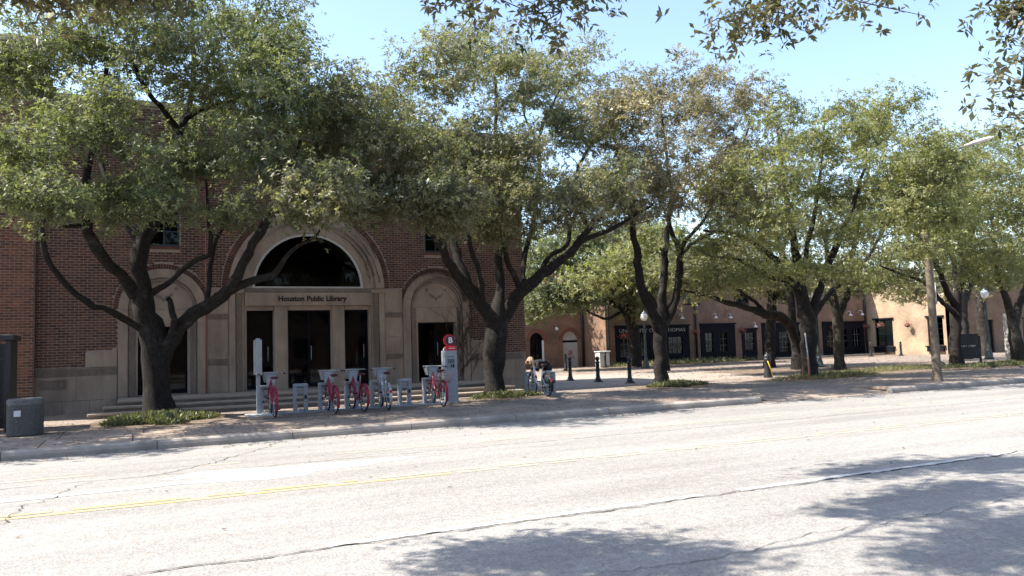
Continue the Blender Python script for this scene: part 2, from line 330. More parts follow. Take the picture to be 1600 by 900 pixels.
crack([(19,11.1),(24,11.2),(33,11.3),(50,11.2)], .022, .006, .03, 5)
crack([(.2,12.4),(1.1,13.2),(2.6,15.6)], .018, .006, .06, 6)
pt = []
for k in range(26):
    a = 2*math.pi*k/26; q = 1+.28*math.sin(3*a+1)+.15*math.sin(7*a); pt.append((1.9+1.55*q*math.cos(a), 11.75+.55*q*math.sin(a), .003))
MB().add(pt, [tuple(range(26))]).build('concrete_patch', mat('patch', (.40,.385,.36), .8, .12, 3), road)
pt = []
for k in range(30):
    a = 2*math.pi*k/30; q = 1+.12*math.sin(4*a)+.08*math.sin(9*a); pt.append((-3.5+4.6*q*math.cos(a), 11.35+.13*q*math.sin(a), .0045))
MB().add(pt, [tuple(range(30))]).build('concrete_patch', MATS['patch'], road)

# kerb stones with rounded nose; a gap where the drive crosses
kerb = tag(MB().box(-14, 14.5, 16.04, 16.10, -.02, .10).build('kerb', CONC), kind='structure')
KERBM = mat('kerb_concrete', (.30,.265,.23), .85, .35, 1.7, .4, 50, detail=8)
prof = [(15.90,-.02),(15.905,.07),(15.925,.125),(15.965,.155),(16.10,.158),(16.10,-.02)]
def kerb_piece(x0, x1):
    n = len(prof); vs = [(x0,y,z) for y,z in prof]+[(x1,y,z) for y,z in prof]
    MB().add(vs, [tuple(range(n-1,-1,-1)), tuple(range(n,2*n))]+[(i,(i+1)%n,(i+1)%n+n,i+n) for i in range(n)]).build('kerb_stone', KERBM, kerb)
x = -14.
while x < 14.2: kerb_piece(x, min(14.6, x+2.4)-.012); x += 2.4
x = 19.4
while x < 70: kerb_piece(x, x+2.4-.012); x += 2.4
# sidewalk base + slabs
sidewalk = tag(MB().box(-40, 14.4, 16.10, 19.4, -.02, .128).box(14.4, 19.6, 17.7, 19.4, -.02, .128).box(19.6, 130, 16.10, 19.4, -.02, .128).build('sidewalk', mat('slab_joint', (.15,.12,.1), .95, .3, 6)), kind='structure')
for xi in range(-9, 44):
    for yi, (y0, y1) in enumerate(((16.11, 17.72), (17.74, 19.38))):
        x0 = xi*1.5+.2*yi; dz = rng.uniform(-.006, .006)
        if yi == 0 and 14.4 < x0+.75 < 19.5: continue
        MB().bbox(x0+.008, x0+1.492, y0, y1, .08, .15+dz, .008).build('paving_slab', PAVE, sidewalk)
MB().add([(14.3,15.9,.006),(19.7,15.9,.006),(19.7,17.74,.146),(14.3,17.74,.146)], [(0,1,2,3)]).build('drive_ramp', PAVE, sidewalk)
plaza = tag(MB().add([(-60,19.4,.15),(160,19.4,.15),(160,120,.15),(-60,120,.15)], [(0,1,2,3)]).build('plaza', mat('plaza_paving', (.225,.18,.145), .9, .25, 1.2, .35, 60, detail=9)), kind='structure')
def patch(name, pts, z, material):
    return tag(MB().add([(x,y,z) for x,y in pts], [tuple(range(len(pts)))]).build(name, material), kind='structure')
patch('concrete_path', [(12.7,24.2),(22,23.9),(23,26),(26,33),(20,34.5),(12.7,31.5)], .154, mat('path_concrete', (.29,.245,.205), .85, .14, 1.5, .2, 60, detail=8))
def blob(cx, cy, rx, ry, seed, n=34):
    r = random.Random(seed); p = [r.uniform(0,6) for _ in range(4)]
    return [(cx+rx*(1+.13*math.sin(3*a+p[0])+.09*math.sin(5*a+p[1])+.05*math.sin(9*a+p[2]))*math.cos(a), cy+ry*(1+.13*math.sin(2*a+p[3])+.09*math.sin(6*a+p[1]))*math.sin(a)) for a in [2*math.pi*k/n for k in range(n)]]
patch('soil_bed', blob(.5,20.6,1.5,2.1,1), .155, SOIL); patch('soil_bed', blob(9.9,21.6,1.6,1.1,2), .155, SOIL)
patch('soil_bed', blob(16.2,21.9,1.6,1.2,3), .158, SOIL); patch('soil_bed', blob(22.6,21.6,3.0,1.2,4), .155, SOIL)
patch('soil_bed', blob(34,22.6,9.5,1.5,5,60), .156, SOIL); patch('soil_bed', blob(38,41.2,14,2.2,6,60), .155, SOIL)
patch('soil_bed', blob(30,28,7,3.2,7,50), .157, SOIL)

# ------------------------------------------------------------------ ground cover, grass, litter
def blades(name, area, n, L, wd, tilt, material, zbase=.155, seed=1, up=1.0):
    """little upright leaves scattered in an ellipse"""
    g = np.random.default_rng(seed); cx, cy, rx, ry = area
    a = g.uniform(0, 2*np.pi, n); q = np.sqrt(g.uniform(0, 1, n)); lump = 1+.25*np.sin(5*a+seed)
    P = np.stack([cx+rx*q*np.cos(a)*lump, cy+ry*q*np.sin(a)*lump, np.full(n, zbase)], 1)
    h = L*g.uniform(.5,1.3,n)*(1-.5*q**3); P[:,2] += g.uniform(0, .6, n)*h*up
    d = np.stack([g.normal(0,tilt,n), g.normal(0,tilt,n), np.ones(n)], 1); d /= np.linalg.norm(d,axis=1)[:,None]
    s = np.cross(d, g.normal(size=(n,3))); s /= np.linalg.norm(s,axis=1)[:,None]
    ln = h[:,None]; ww = (wd*g.uniform(.6,1.3,n))[:,None]
    V = np.stack([P, P+d*ln*.5+s*ww, P+d*ln, P+d*ln*.5-s*ww], 1).reshape(-1,3)
    return np_mesh(name, V, np.arange(4*n).reshape(n,4), material, None, g.uniform(0,1,n))
GC = leaf_mat('groundcover_leaf', [(.05,.075,.025),(.08,.11,.035),(.13,.15,.05),(.17,.16,.07)], .3)
GR = leaf_mat('grass_blade', [(.09,.12,.03),(.14,.17,.045),(.20,.21,.07),(.24,.20,.10)], .3)
tag(blades('groundcover', (.55,20.9,1.1,1.35), 8000, .16, .022, .8, GC, seed=2, up=.9), 'low leafy groundcover round the foot of the tree before the left library niche', 'groundcover', kind='stuff')
tag(blades('groundcover', (9.95,21.6,1.0,.5), 1600, .16, .022, .8, GC, seed=3), 'sparse leafy groundcover round the tree trunk beside the ticket kiosk', 'groundcover', kind='stuff')
tag(blades('groundcover', (16.4,21.9,1.0,.6), 3800, .15, .02, .8, GC, seed=4), 'leafy groundcover round the tree beside the row of bollards', 'groundcover', kind='stuff')
tag(blades('grass', (22.9,21.5,2.2,.7), 6000, .17, .009, .6, GR, seed=5), 'tuft of yellow-green grass round the tree with the pipe', 'grass', kind='stuff')
tag(blades('grass', (29,23.4,3.2,.8), 4500, .15, .009, .6, GR, seed=6), 'thin dry grass on the verge before the wooden pole', 'grass', kind='stuff')
tag(blades('grass', (36,22.3,5.2,1.0), 14000, .17, .012, .7, GC, seed=7), 'green verge planting round the dark notice board', 'grass', kind='stuff')
tag(blades('grass', (33.5,42.6,6.5,.9), 2200, .3, .02, .7, GR, seed=8), 'weedy bed along the campus shopfronts', 'grass', kind='stuff')
def litter(n, x0, x1, y0, y1, z, seed, sz=.035):
    g = np.random.default_rng(seed)
    P = np.stack([g.uniform(x0,x1,n), g.uniform(y0,y1,n), np.full(n,z)], 1); a = g.uniform(0,6.28,n)
    d = np.stack([np.cos(a),np.sin(a),g.normal(0,.2,n)],1)*sz; s = np.stack([-np.sin(a),np.cos(a),g.normal(0,.25,n)],1)*sz*.35
    V = np.stack([P-d,P+s,P+d,P-s],1).reshape(-1,3); V[:,2] = np.maximum(V[:,2], z); V[2::4,2] += .012
    return V, np.arange(4*n).reshape(n,4), g.uniform(0,1,n)
LIT = leaf_mat('dry_leaf', [(.09,.06,.035),(.16,.11,.06),(.24,.18,.10),(.14,.09,.05)], .1)
parts = [litter(2600,-6,45,16.2,19.4,.163,1), litter(3600,-3,45,19.4,24.5,.166,2), litter(900,-8,45,15.35,15.85,.006,3), litter(160,-8,40,7,15,.008,4,.035), litter(2500,20,50,24,42,.17,5,.07)]
V = np.concatenate([p[0] for p in parts]); Q = np.arange(len(V)).reshape(-1,4); tn = np.concatenate([p[2] for p in parts])
tag(np_mesh('leaf_litter', V, Q, LIT, None, tn), 'dry fallen leaves scattered over pavement and gutter', 'leaves', kind='stuff')

# ------------------------------------------------------------------ the library
CX, CL, CR_ = 5.04, .79, 9.29; X0, X1 = -2.45, 12.62; YF = 25.5
lib = tag(empty('library_building', (5, 25.5, .15)), 'dark red brick library with pale stone portal, great round-arched window and steps', 'library')
LO = Vector((5, 25.5, .15))
def under(o, parent=lib, off=LO):
    """keep world coordinates: parent sits at off"""
    o.parent = parent
    if parent is lib: o.location = o.location - off
    return o
def lb(mb, name, material, parent=lib):
    o = mb.build(name, material, parent)
    if parent is lib: o.location = -LO
    return o
def arc(c, zc, r, a0=0., a1=math.pi, n=24): return [(c+r*math.cos(a0+(a1-a0)*k/n), zc+r*math.sin(a0+(a1-a0)*k/n)) for k in range(n+1)]
DOORS = [(3.13,3.93),(4.36,5.72),(6.15,6.95)]; ZF = .54; ZD = 3.0
openings = [arc(CX, 3.70, 1.68)] + [[(a,ZF),(b,ZF),(b,ZD),(a,ZD)] for a,b in DOORS]
openings += [[(c-.67,ZF),(c+.67,ZF),(c+.67,2.55),(c-.67,2.55)] for c in (CL,CR_)] + [[(c-.43,4.92),(c+.43,4.92),(c+.43,6.6),(c-.43,6.6)] for c in (CL+.02,CR_+.06)]
core = MB().box(X0, X1, YF+.012, YF+.45, .12, 9.1).build('wall', MORTAR)
cut = MB()
for p in openings: cut.prism_xz(p, YF-.3, YF+.9)
cutter = cut.build('cutter', MORTAR)
bm = bmesh.new(); bm.from_mesh(cutter.data); bmesh.ops.recalc_face_normals(bm, faces=bm.faces); bm.to_mesh(cutter.data); bm.free()
md = core.modifiers.new('b', 'BOOLEAN'); md.operation = 'DIFFERENCE'; md.object = cutter; md.solver = 'EXACT'
dg = bpy.context.evaluated_depsgraph_get(); dg.update()
me = bpy.data.meshes.new_from_object(core.evaluated_get(dg)); core.modifiers.clear(); core.data = me; bpy.data.objects.remove(cutter)
core.parent = lib; core.location = -LO
sidew = MB().box(X1-.3, X1, YF+.45, 31.5, .12, 9.1).box(X0, X0+.3, YF+.45, 31.5, .12, 9.1).box(X0+.3, X1-.3, 31.2, 31.5, .12, 9.1)
lb(sidew, 'side_walls', brickwall_mat('library_side_brick', (.16,.065,.05), (.11,.045,.036), (.3,.26,.24)))
lb(MB().box(X0+.31, X1-.31, YF+.46, 31.19, 8.6, 8.9), 'roof', CONC)
lb(MB().box(X0-.06, X1+.06, YF-.06, YF+.5, 9.103, 9.25).box(X1-.36, X1+.06, YF+.5, 31.56, 9.103, 9.25).box(X0-.06, X0+.36, YF+.5, 31.56, 9.103, 9.25), 'parapet_coping', STONE)
# the dim interior seen through the glass
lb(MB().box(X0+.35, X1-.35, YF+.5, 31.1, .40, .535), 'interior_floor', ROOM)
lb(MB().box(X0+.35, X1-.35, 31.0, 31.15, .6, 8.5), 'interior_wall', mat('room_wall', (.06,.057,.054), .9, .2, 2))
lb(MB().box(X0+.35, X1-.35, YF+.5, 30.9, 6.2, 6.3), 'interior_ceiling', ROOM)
tube_light = bpy.data.materials.new('ceiling_tube_glow'); tube_light.use_nodes = True
b_ = tube_light.node_tree.nodes['Principled BSDF']; b_.inputs['Emission Color'].default_value = (1,.93,.8,1); b_.inputs['Emission Strength'].default_value = 2.2
lb(MB().bbox(6.2, 6.95, 28.0, 28.14, 5.55, 5.62, .02), 'ceiling_lamp', tube_light)
lb(MB().box(4.9, 5.5, 29.5, 29.6, 5.0, 5.8), 'banner', mat('banner_blue', (.12,.18,.25), .8, .3, 4))
lb(MB().box(6.2, 6.35, 27.5, 27.6, .54, 2.0).box(6.5, 6.9, 27.6, 28.0, .54, 1.5).box(4.6, 5.4, 28, 28.6, .54, 1.55), 'reading_desk', mat('desk', (.22,.19,.16), .8, .3, 3))

def excl(z0, z1):
    """stretches of a course that are stone or opening"""
    E = []
    if z0 < 1.44: return [(X0-1, X1+1)]
    if z0 < 1.84: E.append((-1.22, 2*CX+1.22))
    elif z0 < 1.94: E.append((-.55, 2*CX+.55))
    if z0 < 3.08: E.append((CL-1.2, CR_+1.2))
    else:
        d = z0-3.08
        for c in (CL, CR_):
            if d < 1.33: q = math.sqrt(1.33**2-d*d)+.006; E.append((c-q, c+q))
        if z0 < 3.66: E.append((CL+.5, CR_-.5))
        d = max(0, z0-3.70)
        if z0 >= 3.6 and d < 2.64: q = math.sqrt(2.64**2-d*d)+.006; E.append((CX-q, CX+q))
        for c in (CL+.02, CR_+.06):
            if z1 > 4.82 and z0 < 6.62: E.append((c-.45, c+.45))
    return E
BL, BH, JT = .196, .058, .017
def courses(xa, xb, za, zb, ex):
    out = []; k = 0; z = za
    while z+BH <= zb:
        E = sorted(ex(z, z+BH)); free = []; cur = xa
        for a, b in E:
            if a > cur: free.append((cur, min(a, xb)))
            cur = max(cur, b)
        if cur < xb: free.append((cur, xb))
        off = (k % 2)*(BL+JT)/2
        for a, b in free:
            i = math.floor((a-xa-off)/(BL+JT))
            while True:
                s = xa+off+i*(BL+JT); e = s+BL; i += 1
                if s >= b: break
                s2, e2 = max(s, a), min(e, b)
                if e2-s2 > .03: out.append((s2, e2, z, z+BH))
        z += BH+JT; k += 1
    return out
def brick_mesh(L, H):
    b = .003; vs = [(0,0.03,0),(L,0.03,0),(L,0.03,H),(0,0.03,H),(0,b,0),(L,b,0),(L,b,H),(0,b,H),(b,0,b),(L-b,0,b),(L-b,0,H-b),(b,0,H-b)]
    fs = [(0,1,5,4),(1,2,6,5),(2,3,7,6),(3,0,4,7),(4,5,9,8),(5,6,10,9),(6,7,11,10),(7,4,8,11),(8,9,10,11)]
    return vs, fs
def lay_bricks(rects, yf, single, parent, off, material, limit=300):
    vs0, fs = brick_mesh(BL, BH); me = bpy.data.meshes.new('brick'); me.from_pydata(vs0, [], fs); me.materials.append(material); me.update()
    many = []; cand = [r for r in rects if r[1]-r[0] > BL-.002 and single(r)]; cand.sort(key=lambda r: (r[0]+2.4)**2+(r[2]-2.6)**2); keep = set(cand[:limit])
    r_ = random.Random(3)
    for r in rects:
        if r in keep:
            o = bpy.data.objects.new('brick', me); col.objects.link(o); o.parent = parent; o.location = Vector((r[0], yf+r_.uniform(-.002,.003), r[2]))-off
        else: many.append(r)
    A = np.array(many); n = len(A); T = np.array(vs0, float); V = np.zeros((n,12,3))
    fx = T[:,0]/BL; fz = T[:,2]/BH
    V[:,:,0] = A[:,0:1]+fx*(A[:,1:2]-A[:,0:1]); V[:,:,2] = A[:,2:3]+fz*(A[:,3:4]-A[:,2:3]); V[:,:,1] = yf+T[:,1]+nr.uniform(-.002,.003,(n,1))
    Q = (np.array(fs)[None]+12*np.arange(n)[:,None,None]).reshape(-1,4)
    o = np_mesh('brickwork', V.reshape(-1,3)-np.array(off), Q, material, parent); o['kind'] = 'stuff'
lay_bricks(courses(X0, X1, 1.462, 9.09, excl), YF, lambda r: r[1] < -.3 and r[2] < 4.3, lib, LO, BRICK)
def voussoirs(name, c, zc, r0_, r1_, n, y0, y1, material, a0=0., a1=math.pi, gap=.006, sub=1):
    for k in range(n):
        g = gap/((r0_+r1_)/2); s = a0+(a1-a0)*k/n+g; e = a0+(a1-a0)*(k+1)/n-g
        poly = [(c+r1_*math.cos(s+(e-s)*i/sub), zc+r1_*math.sin(s+(e-s)*i/sub)) for i in range(sub+1)]+[(c+r0_*math.cos(e+(s-e)*i/sub), zc+r0_*math.sin(e+(s-e)*i/sub)) for i in range(sub+1)]
        lb(MB().prism_xz(poly, y0, y1), name, material)
voussoirs('arch_brick', CX, 3.70, 2.44, 2.62, 104, YF-.012, YF+.03, BRICK)
for c in (CL, CR_): voussoirs('arch_brick', c, 3.08, 1.19, 1.32, 52, YF-.012, YF+.03, BRICK)
def blocks(x0, x1, zs, cols, yf, material=STONE, name='stone_block', j=.004):
    for z0, z1 in zip(zs[:-1], zs[1:]):
        for k in range(cols):
            a = x0+(x1-x0)*k/cols; b = x0+(x1-x0)*(k+1)/cols
            lb(MB().box(a+j, b-j, yf, YF+.02, z0+j, z1-j), name, material)
def carved(x0, x1, z0, z1, yf, vertical=True):
    """band of raised zigzag ribs on a stone strip"""
    mb = MB().box(x0, x1, yf, YF+.02, z0, z1); p = .07
    if vertical:
        z = z0+.03; xm = (x0+x1)/2
        while z+p*1.6 < z1:
            for s in (-1, 1):
                xa, xb = xm, (x0+.01 if s < 0 else x1-.01)
                q = [(xa, z+p*.9), (xa, z+p*1.35), (xb, z+p*.45), (xb, z)]
                mb.prism_xz(q if s < 0 else q[::-1], yf-.014, yf+.005)
            z += p*1.5
    else:
        x = x0+.02; zm = (z0+z1)/2; h = (z1-z0)*.36; i = 0
        while x+.05 < x1:
            for zz in ((zm-h*.5), (zm+h*.5)):
                d = .018; xx = x+(.03 if zz > zm else 0)
                mb.prism_xz([(xx+.022, zz-h*.42), (xx+.044, zz), (xx+.022, zz+h*.42), (xx, zz)], yf-.012, yf+.005)
            x += .06
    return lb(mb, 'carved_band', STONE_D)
for s in (1, -1):
    mx = (lambda v: v) if s > 0 else (lambda v: 2*CX-v)
    def span(a, b): return (a, b) if s > 0 else (2*CX-b, 2*CX-a)
    c = CL if s > 0 else CR_
    # base course left and right of the portal
    xa, xb = span(X0, -.42)
    blocks(xa, xb, [.13, .52], 3, YF-.07, STONE); blocks(xa, xb, [.52, 1.20], 2, YF-.045)
    carved(xa, xb, 1.205, 1.435, YF-.035, False)
    xa, xb = span(-1.22, -.42); blocks(xa, xb, [1.44, 1.84], 1, YF-.045)
    xa, xb = span(-.55, -.42); blocks(xa, xb, [1.84, 1.945], 1, YF-.045)
    # niche
    for t in (-1, 1):
        def sp(a, b): return (c+a, c+b) if t > 0 else (c-b, c-a)
        xa, xb = sp(.67, .735); blocks(xa, xb, [ZF, 2.57], 1, YF-.02)
        xa, xb = sp(.735, .90); carved(xa, xb, ZF, 3.05, YF-.035)
        xa, xb = sp(.93, 1.19); blocks(xa, xb, [ZF, 1.25, 1.95, 2.6, 3.07], 1, YF-.055)
    lb(MB().box(c-.73, c+.73, YF-.03, YF+.02, 2.575, 3.045), 'lintel', STONE)
    lb(MB().prism_xz(arc(c, 3.06, .825, 0, math.pi, 28), YF-.01, YF+.02), 'tympanum', STONE)
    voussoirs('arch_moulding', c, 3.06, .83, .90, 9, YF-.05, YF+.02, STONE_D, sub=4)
    voussoirs('voussoir', c, 3.07, .93, 1.185, 11, YF-.06, YF+.02, STONE, sub=3, gap=.003)
    em = MB(); zz = 3.38
    em.prism_xz([(c-.26,zz+.13),(c-.22,zz+.16),(c-.13,zz+.06),(c-.09,zz+.10),(c,zz-.02),(c+.09,zz+.10),(c+.13,zz+.06),(c+.22,zz+.16),(c+.26,zz+.13),(c+.13,zz-.01),(c+.09,zz+.03),(c,zz-.10),(c-.09,zz+.03),(c-.13,zz-.01)][::-1], YF-.028, YF-.008)
    em.prism_xz(arc(c-.33, zz+.28, .045, 0, 2*math.pi*.96, 12), YF-.025, YF-.008).prism_xz(arc(c+.33, zz+.28, .045, 0, 2*math.pi*.96, 12), YF-.025, YF-.008)
    lb(em, 'emblem', STONE_D)
    # panel and pilaster beside the great arch
    xa, xb = span(1.99, 2.60)
    blocks(xa, xb, [ZF, 1.36], 1, YF-.02); carved(xa+.06, xb-.06, 1.365, 1.535, YF-.03, False)
    blocks(xa, xb, [1.54, 2.1, 2.74], 1, YF-.02); carved(xa, xb, 2.745, 2.90, YF-.035, False); blocks(xa, xb, [2.905, 3.655], 1, YF-.02)
    xa, xb = span(2.61, 2.80); blocks(xa, xb, [ZF, 1.3, 2.1, 2.9, 3.54], 1, YF-.06)
    xa, xb = span(2.82, 2.99); carved(xa, xb, ZF, 3.54, YF-.05)
    xa, xb = span(2.99, 3.06); blocks(xa, xb, [ZF, 2.0, 3.54], 1, YF-.035)
    xa, xb = span(2.57, 3.08); lb(MB().box(xa, xb, YF-.09, YF+.02, 3.545, 3.60).box(xa+.02, xb-.02, YF-.075, YF+.02, 3.60, 3.66), 'capital', STONE)
    # mullion pillars
    xa, xb = span(3.945, 4.345); blocks(xa, xb, [ZF, 1.7, 3.13], 1, YF-.05)
    xa, xb = span(3.065, 3.125); blocks(xa, xb, [ZF, 3.13], 1, YF-.02)
    # door heads with small corner brackets
    for a, b in (DOORS[:2] if s > 0 else DOORS[2:]):
        lb(MB().box(a+.016, b-.016, YF-.025, YF+.02, 3.0, 3.13), 'door_head', STONE)
voussoirs('voussoir', CX, 3.70, 1.74, 2.10, 17, YF-.03, YF+.02, STONE, sub=4, gap=.002)
voussoirs('voussoir', CX, 3.70, 2.13, 2.43, 19, YF-.07, YF+.02, STONE, sub=4, gap=.002)
voussoirs('arch_moulding', CX, 3.70, 2.085, 2.145, 19, YF-.085, YF-.02, STONE_D, sub=4, gap=.0)
lb(MB().box(3.085, 6.995, YF-.035, YF+.02, 3.565, 3.695), 'sill', STONE_D)
sgn = lb(MB().bbox(3.08, 7.0, YF-.12, YF+.02, 3.14, 3.55, .012), 'sign_panel', STONE)
text_obj('Houston Public Library', .235, LETTER, 'lettering', sgn, (5.12, YF-.128, 3.35), (math.pi/2,0,0), .006, .008, 2.14)
# great window
fr = MB()
for k in range(24):
    a, b = math.pi*k/24, math.pi*(k+1)/24
    fr.prism_xz([(CX+1.735*math.cos(a),3.70+1.735*math.sin(a)),(CX+1.735*math.cos(b),3.70+1.735*math.sin(b)),(CX+1.665*math.cos(b),3.70+1.665*math.sin(b)),(CX+1.665*math.cos(a),3.70+1.665*math.sin(a))], YF-.01, YF+.08)
fr.box(CX-1.735, CX+1.735, YF-.012, YF+.08, 3.698, 3.745)
wn = lb(fr, 'window', mat('pale_frame', (.50,.49,.47), .6, .1, 5))
MB().prism_xz(arc(CX, 3.745, 1.66, 0, math.pi, 40), YF+.05, YF+.056).build('pane', GLASS, wn)
def door(a, b, z0, z1, y=YF+.22, leaf=1):
    fr = MB(); t = .05
    fr.box(a, a+t, y-.05, y+.05, z0, z1).box(b-t, b, y-.05, y+.05, z0, z1).box(a+t, b-t, y-.05, y+.05, z1-t, z1).box(a+t, b-t, y-.05, y+.05, z0, z0+.12)
    if leaf == 2: m = (a+b)/2; fr.box(m-.035, m+.035, y-.05, y+.05, z0+.12, z1-t)
    d = lb(fr, 'door', DARKWOOD)
    lo = a+t
    edges = [a+t, b-t] if leaf == 1 else [a+t, (a+b)/2-.035, (a+b)/2+.035, b-t]
    for p, q in zip(edges[::2], edges[1::2]):
        MB().box(p+.001, q-.001, y-.008, y+.008, z0+.121, z1-t-.001).build('pane', GLASS, d)
    hx = (a+b)/2+.06 if leaf == 2 else b-t-.10
    MB().tube([(hx,y-.06,z0+.85),(hx,y-.10,z0+.9),(hx,y-.10,z0+1.25),(hx,y-.06,z0+1.3)], .012, 6).build('handle', ALU, d)
    lb(MB().box(a-.004+.006, b-.002, YF-.03, y+.06, z0-.035, z0), 'threshold', CONC_D)
for i, (a, b) in enumerate(DOORS): door(a+.005, b-.005, ZF+.04, ZD-.005, leaf=2 if i == 1 else 1)
for c in (CL, CR_): door(c-.665, c+.665, ZF+.04, 2.545, leaf=2)
WFRAME = mat('window_frame_teal', (.03,.045,.055), .6, .2, 6)
for c in (CL+.02, CR_+.06):
    fr = MB(); y = YF+.10; a, b, z0, z1 = c-.425, c+.425, 4.925, 6.595
    fr.box(a, a+.06, y-.04, y+.04, z0, z1).box(b-.06, b, y-.04, y+.04, z0, z1).box(a+.06, b-.06, y-.04, y+.04, z1-.06, z1).box(a+.06, b-.06, y-.04, y+.04, z0, z0+.07)
    fr.box(c-.02, c+.02, y-.03, y+.03, z0+.07, z1-.06)
    for k in range(1, 4): zz = z0+.07+(z1-z0-.13)*k/4; fr.box(a+.06, c-.02, y-.02, y+.02, zz-.012, zz+.012).box(c+.02, b-.06, y-.02, y+.02, zz-.012, zz+.012)
    wdw = lb(fr, 'window', WFRAME)
    for k in range(4):
        for h in range(2):
            pa, pb = (a+.06, c-.02) if h == 0 else (c+.02, b-.06); za = z0+.07+(z1-z0-.13)*k/4+.012; zb_ = z0+.07+(z1-z0-.13)*(k+1)/4-.012
            MB().box(pa, pb, y-.004, y+.004, za, zb_).build('pane', GLASS, wdw)
    MB().box(a-.02, b+.02, YF-.03, YF+.06, 4.84, 4.922).build('sill', BRICK, wdw)
# cornerstone plaque, conduits
lb(MB().box(-2.32,-1.68,YF-.062,YF-.04,.86,.885).box(-2.32,-1.68,YF-.062,YF-.04,1.085,1.11).box(-2.32,-2.295,YF-.062,YF-.04,.885,1.085).box(-1.705,-1.68,YF-.062,YF-.04,.885,1.085).box(-2.29,-1.71,YF-.052,YF-.04,.89,1.08), 'cornerstone', STONE_D)
lb(MB().tube([(1.955,YF-.10,.54),(1.955,YF-.10,3.0),(1.955,YF-.12,6.2),(1.955,YF-.10,7.5)], .016, 6), 'conduit', mat('red_conduit', (.35,.12,.10), .6, .2, 6))
# steps: three treads of separate slabs and the landing
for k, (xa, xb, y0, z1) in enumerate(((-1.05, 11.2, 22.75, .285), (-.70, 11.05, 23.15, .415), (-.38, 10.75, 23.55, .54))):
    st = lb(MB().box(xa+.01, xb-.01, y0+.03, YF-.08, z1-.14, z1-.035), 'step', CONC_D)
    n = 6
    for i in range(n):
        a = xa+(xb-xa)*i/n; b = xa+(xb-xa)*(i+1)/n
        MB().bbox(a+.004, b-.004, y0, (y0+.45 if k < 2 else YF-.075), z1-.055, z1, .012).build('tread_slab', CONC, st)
# dead creeper over the right-hand niche
vg = random.Random(9); vine = MB()
for k in range(46):
    x = 10.1+vg.uniform(-.25,.75); z = .6+vg.uniform(0,1.8); ptsv = []; a = vg.uniform(1.0, 2.0); y = YF-.075-.01*(k % 4)
    for i in range(vg.randint(8, 20)):
        ptsv.append((x, y-.003*vg.random(), z)); a += vg.uniform(-.45,.45); a = min(2.6, max(.5, a)); x += .12*math.cos(a); z += .12*math.sin(a)
        if z > 4.4: a = math.pi*.95
        if x < 8.1: break
    if len(ptsv) > 3: vine.tube(ptsv, [.009*(1-.8*i/len(ptsv))+.0015 for i in range(len(ptsv))], 3)
for k in range(22):
    a0 = vg.uniform(.1,1.0); rad = vg.uniform(.95,1.3); ptsv = [(CR_+rad*math.cos(a0+.12*i)+vg.uniform(-.02,.02), YF-.085, 3.07+rad*math.sin(a0+.12*i)+vg.uniform(-.02,.02)) for i in range(vg.randint(6,18)) if a0+.12*i < 3.0]
    if len(ptsv) > 3: vine.tube(ptsv, [.008*(1-.8*i/len(ptsv))+.0015 for i in range(len(ptsv))], 3)
for k in range(14):
    a0 = vg.uniform(0,.5); rad = vg.uniform(1.9,2.55); ptsv = [(CX+rad*math.cos(a0+.07*i)+vg.uniform(-.03,.03), YF-.1, 3.70+rad*math.sin(a0+.07*i)+vg.uniform(-.03,.03)) for i in range(vg.randint(6,16))]
    vine.tube(ptsv, [.008*(1-.8*i/len(ptsv))+.0015 for i in range(len(ptsv))], 3)
tag(vine.build('creeper', TWIG), 'bare brown creeper clinging over the arched niche behind the kiosk', 'creeper')

# ------------------------------------------------------------------ the orange brick wing left of the library
WO = Vector((-4.5, 25.2, .15)); wing = tag(empty('brick_wing', WO), 'orange brick wall standing proud at the library\'s gate end', 'wall')
o = MB().box(-7.5, -2.456, 25.212, 31, .12, 10.5).build('wall', MORTAR, wing); o.location = -WO
lay_bricks(courses(-7.5, -2.456, .16, 10.45, lambda a, b: []), 25.2, lambda r: r[0] > -3.6 and r[2] < 4.6, wing, WO, BRICK2)
o = MB().box(-7.5, -2.40, 25.12, 31, 10.503, 10.65).build('coping', STONE, wing); o.location = -WO

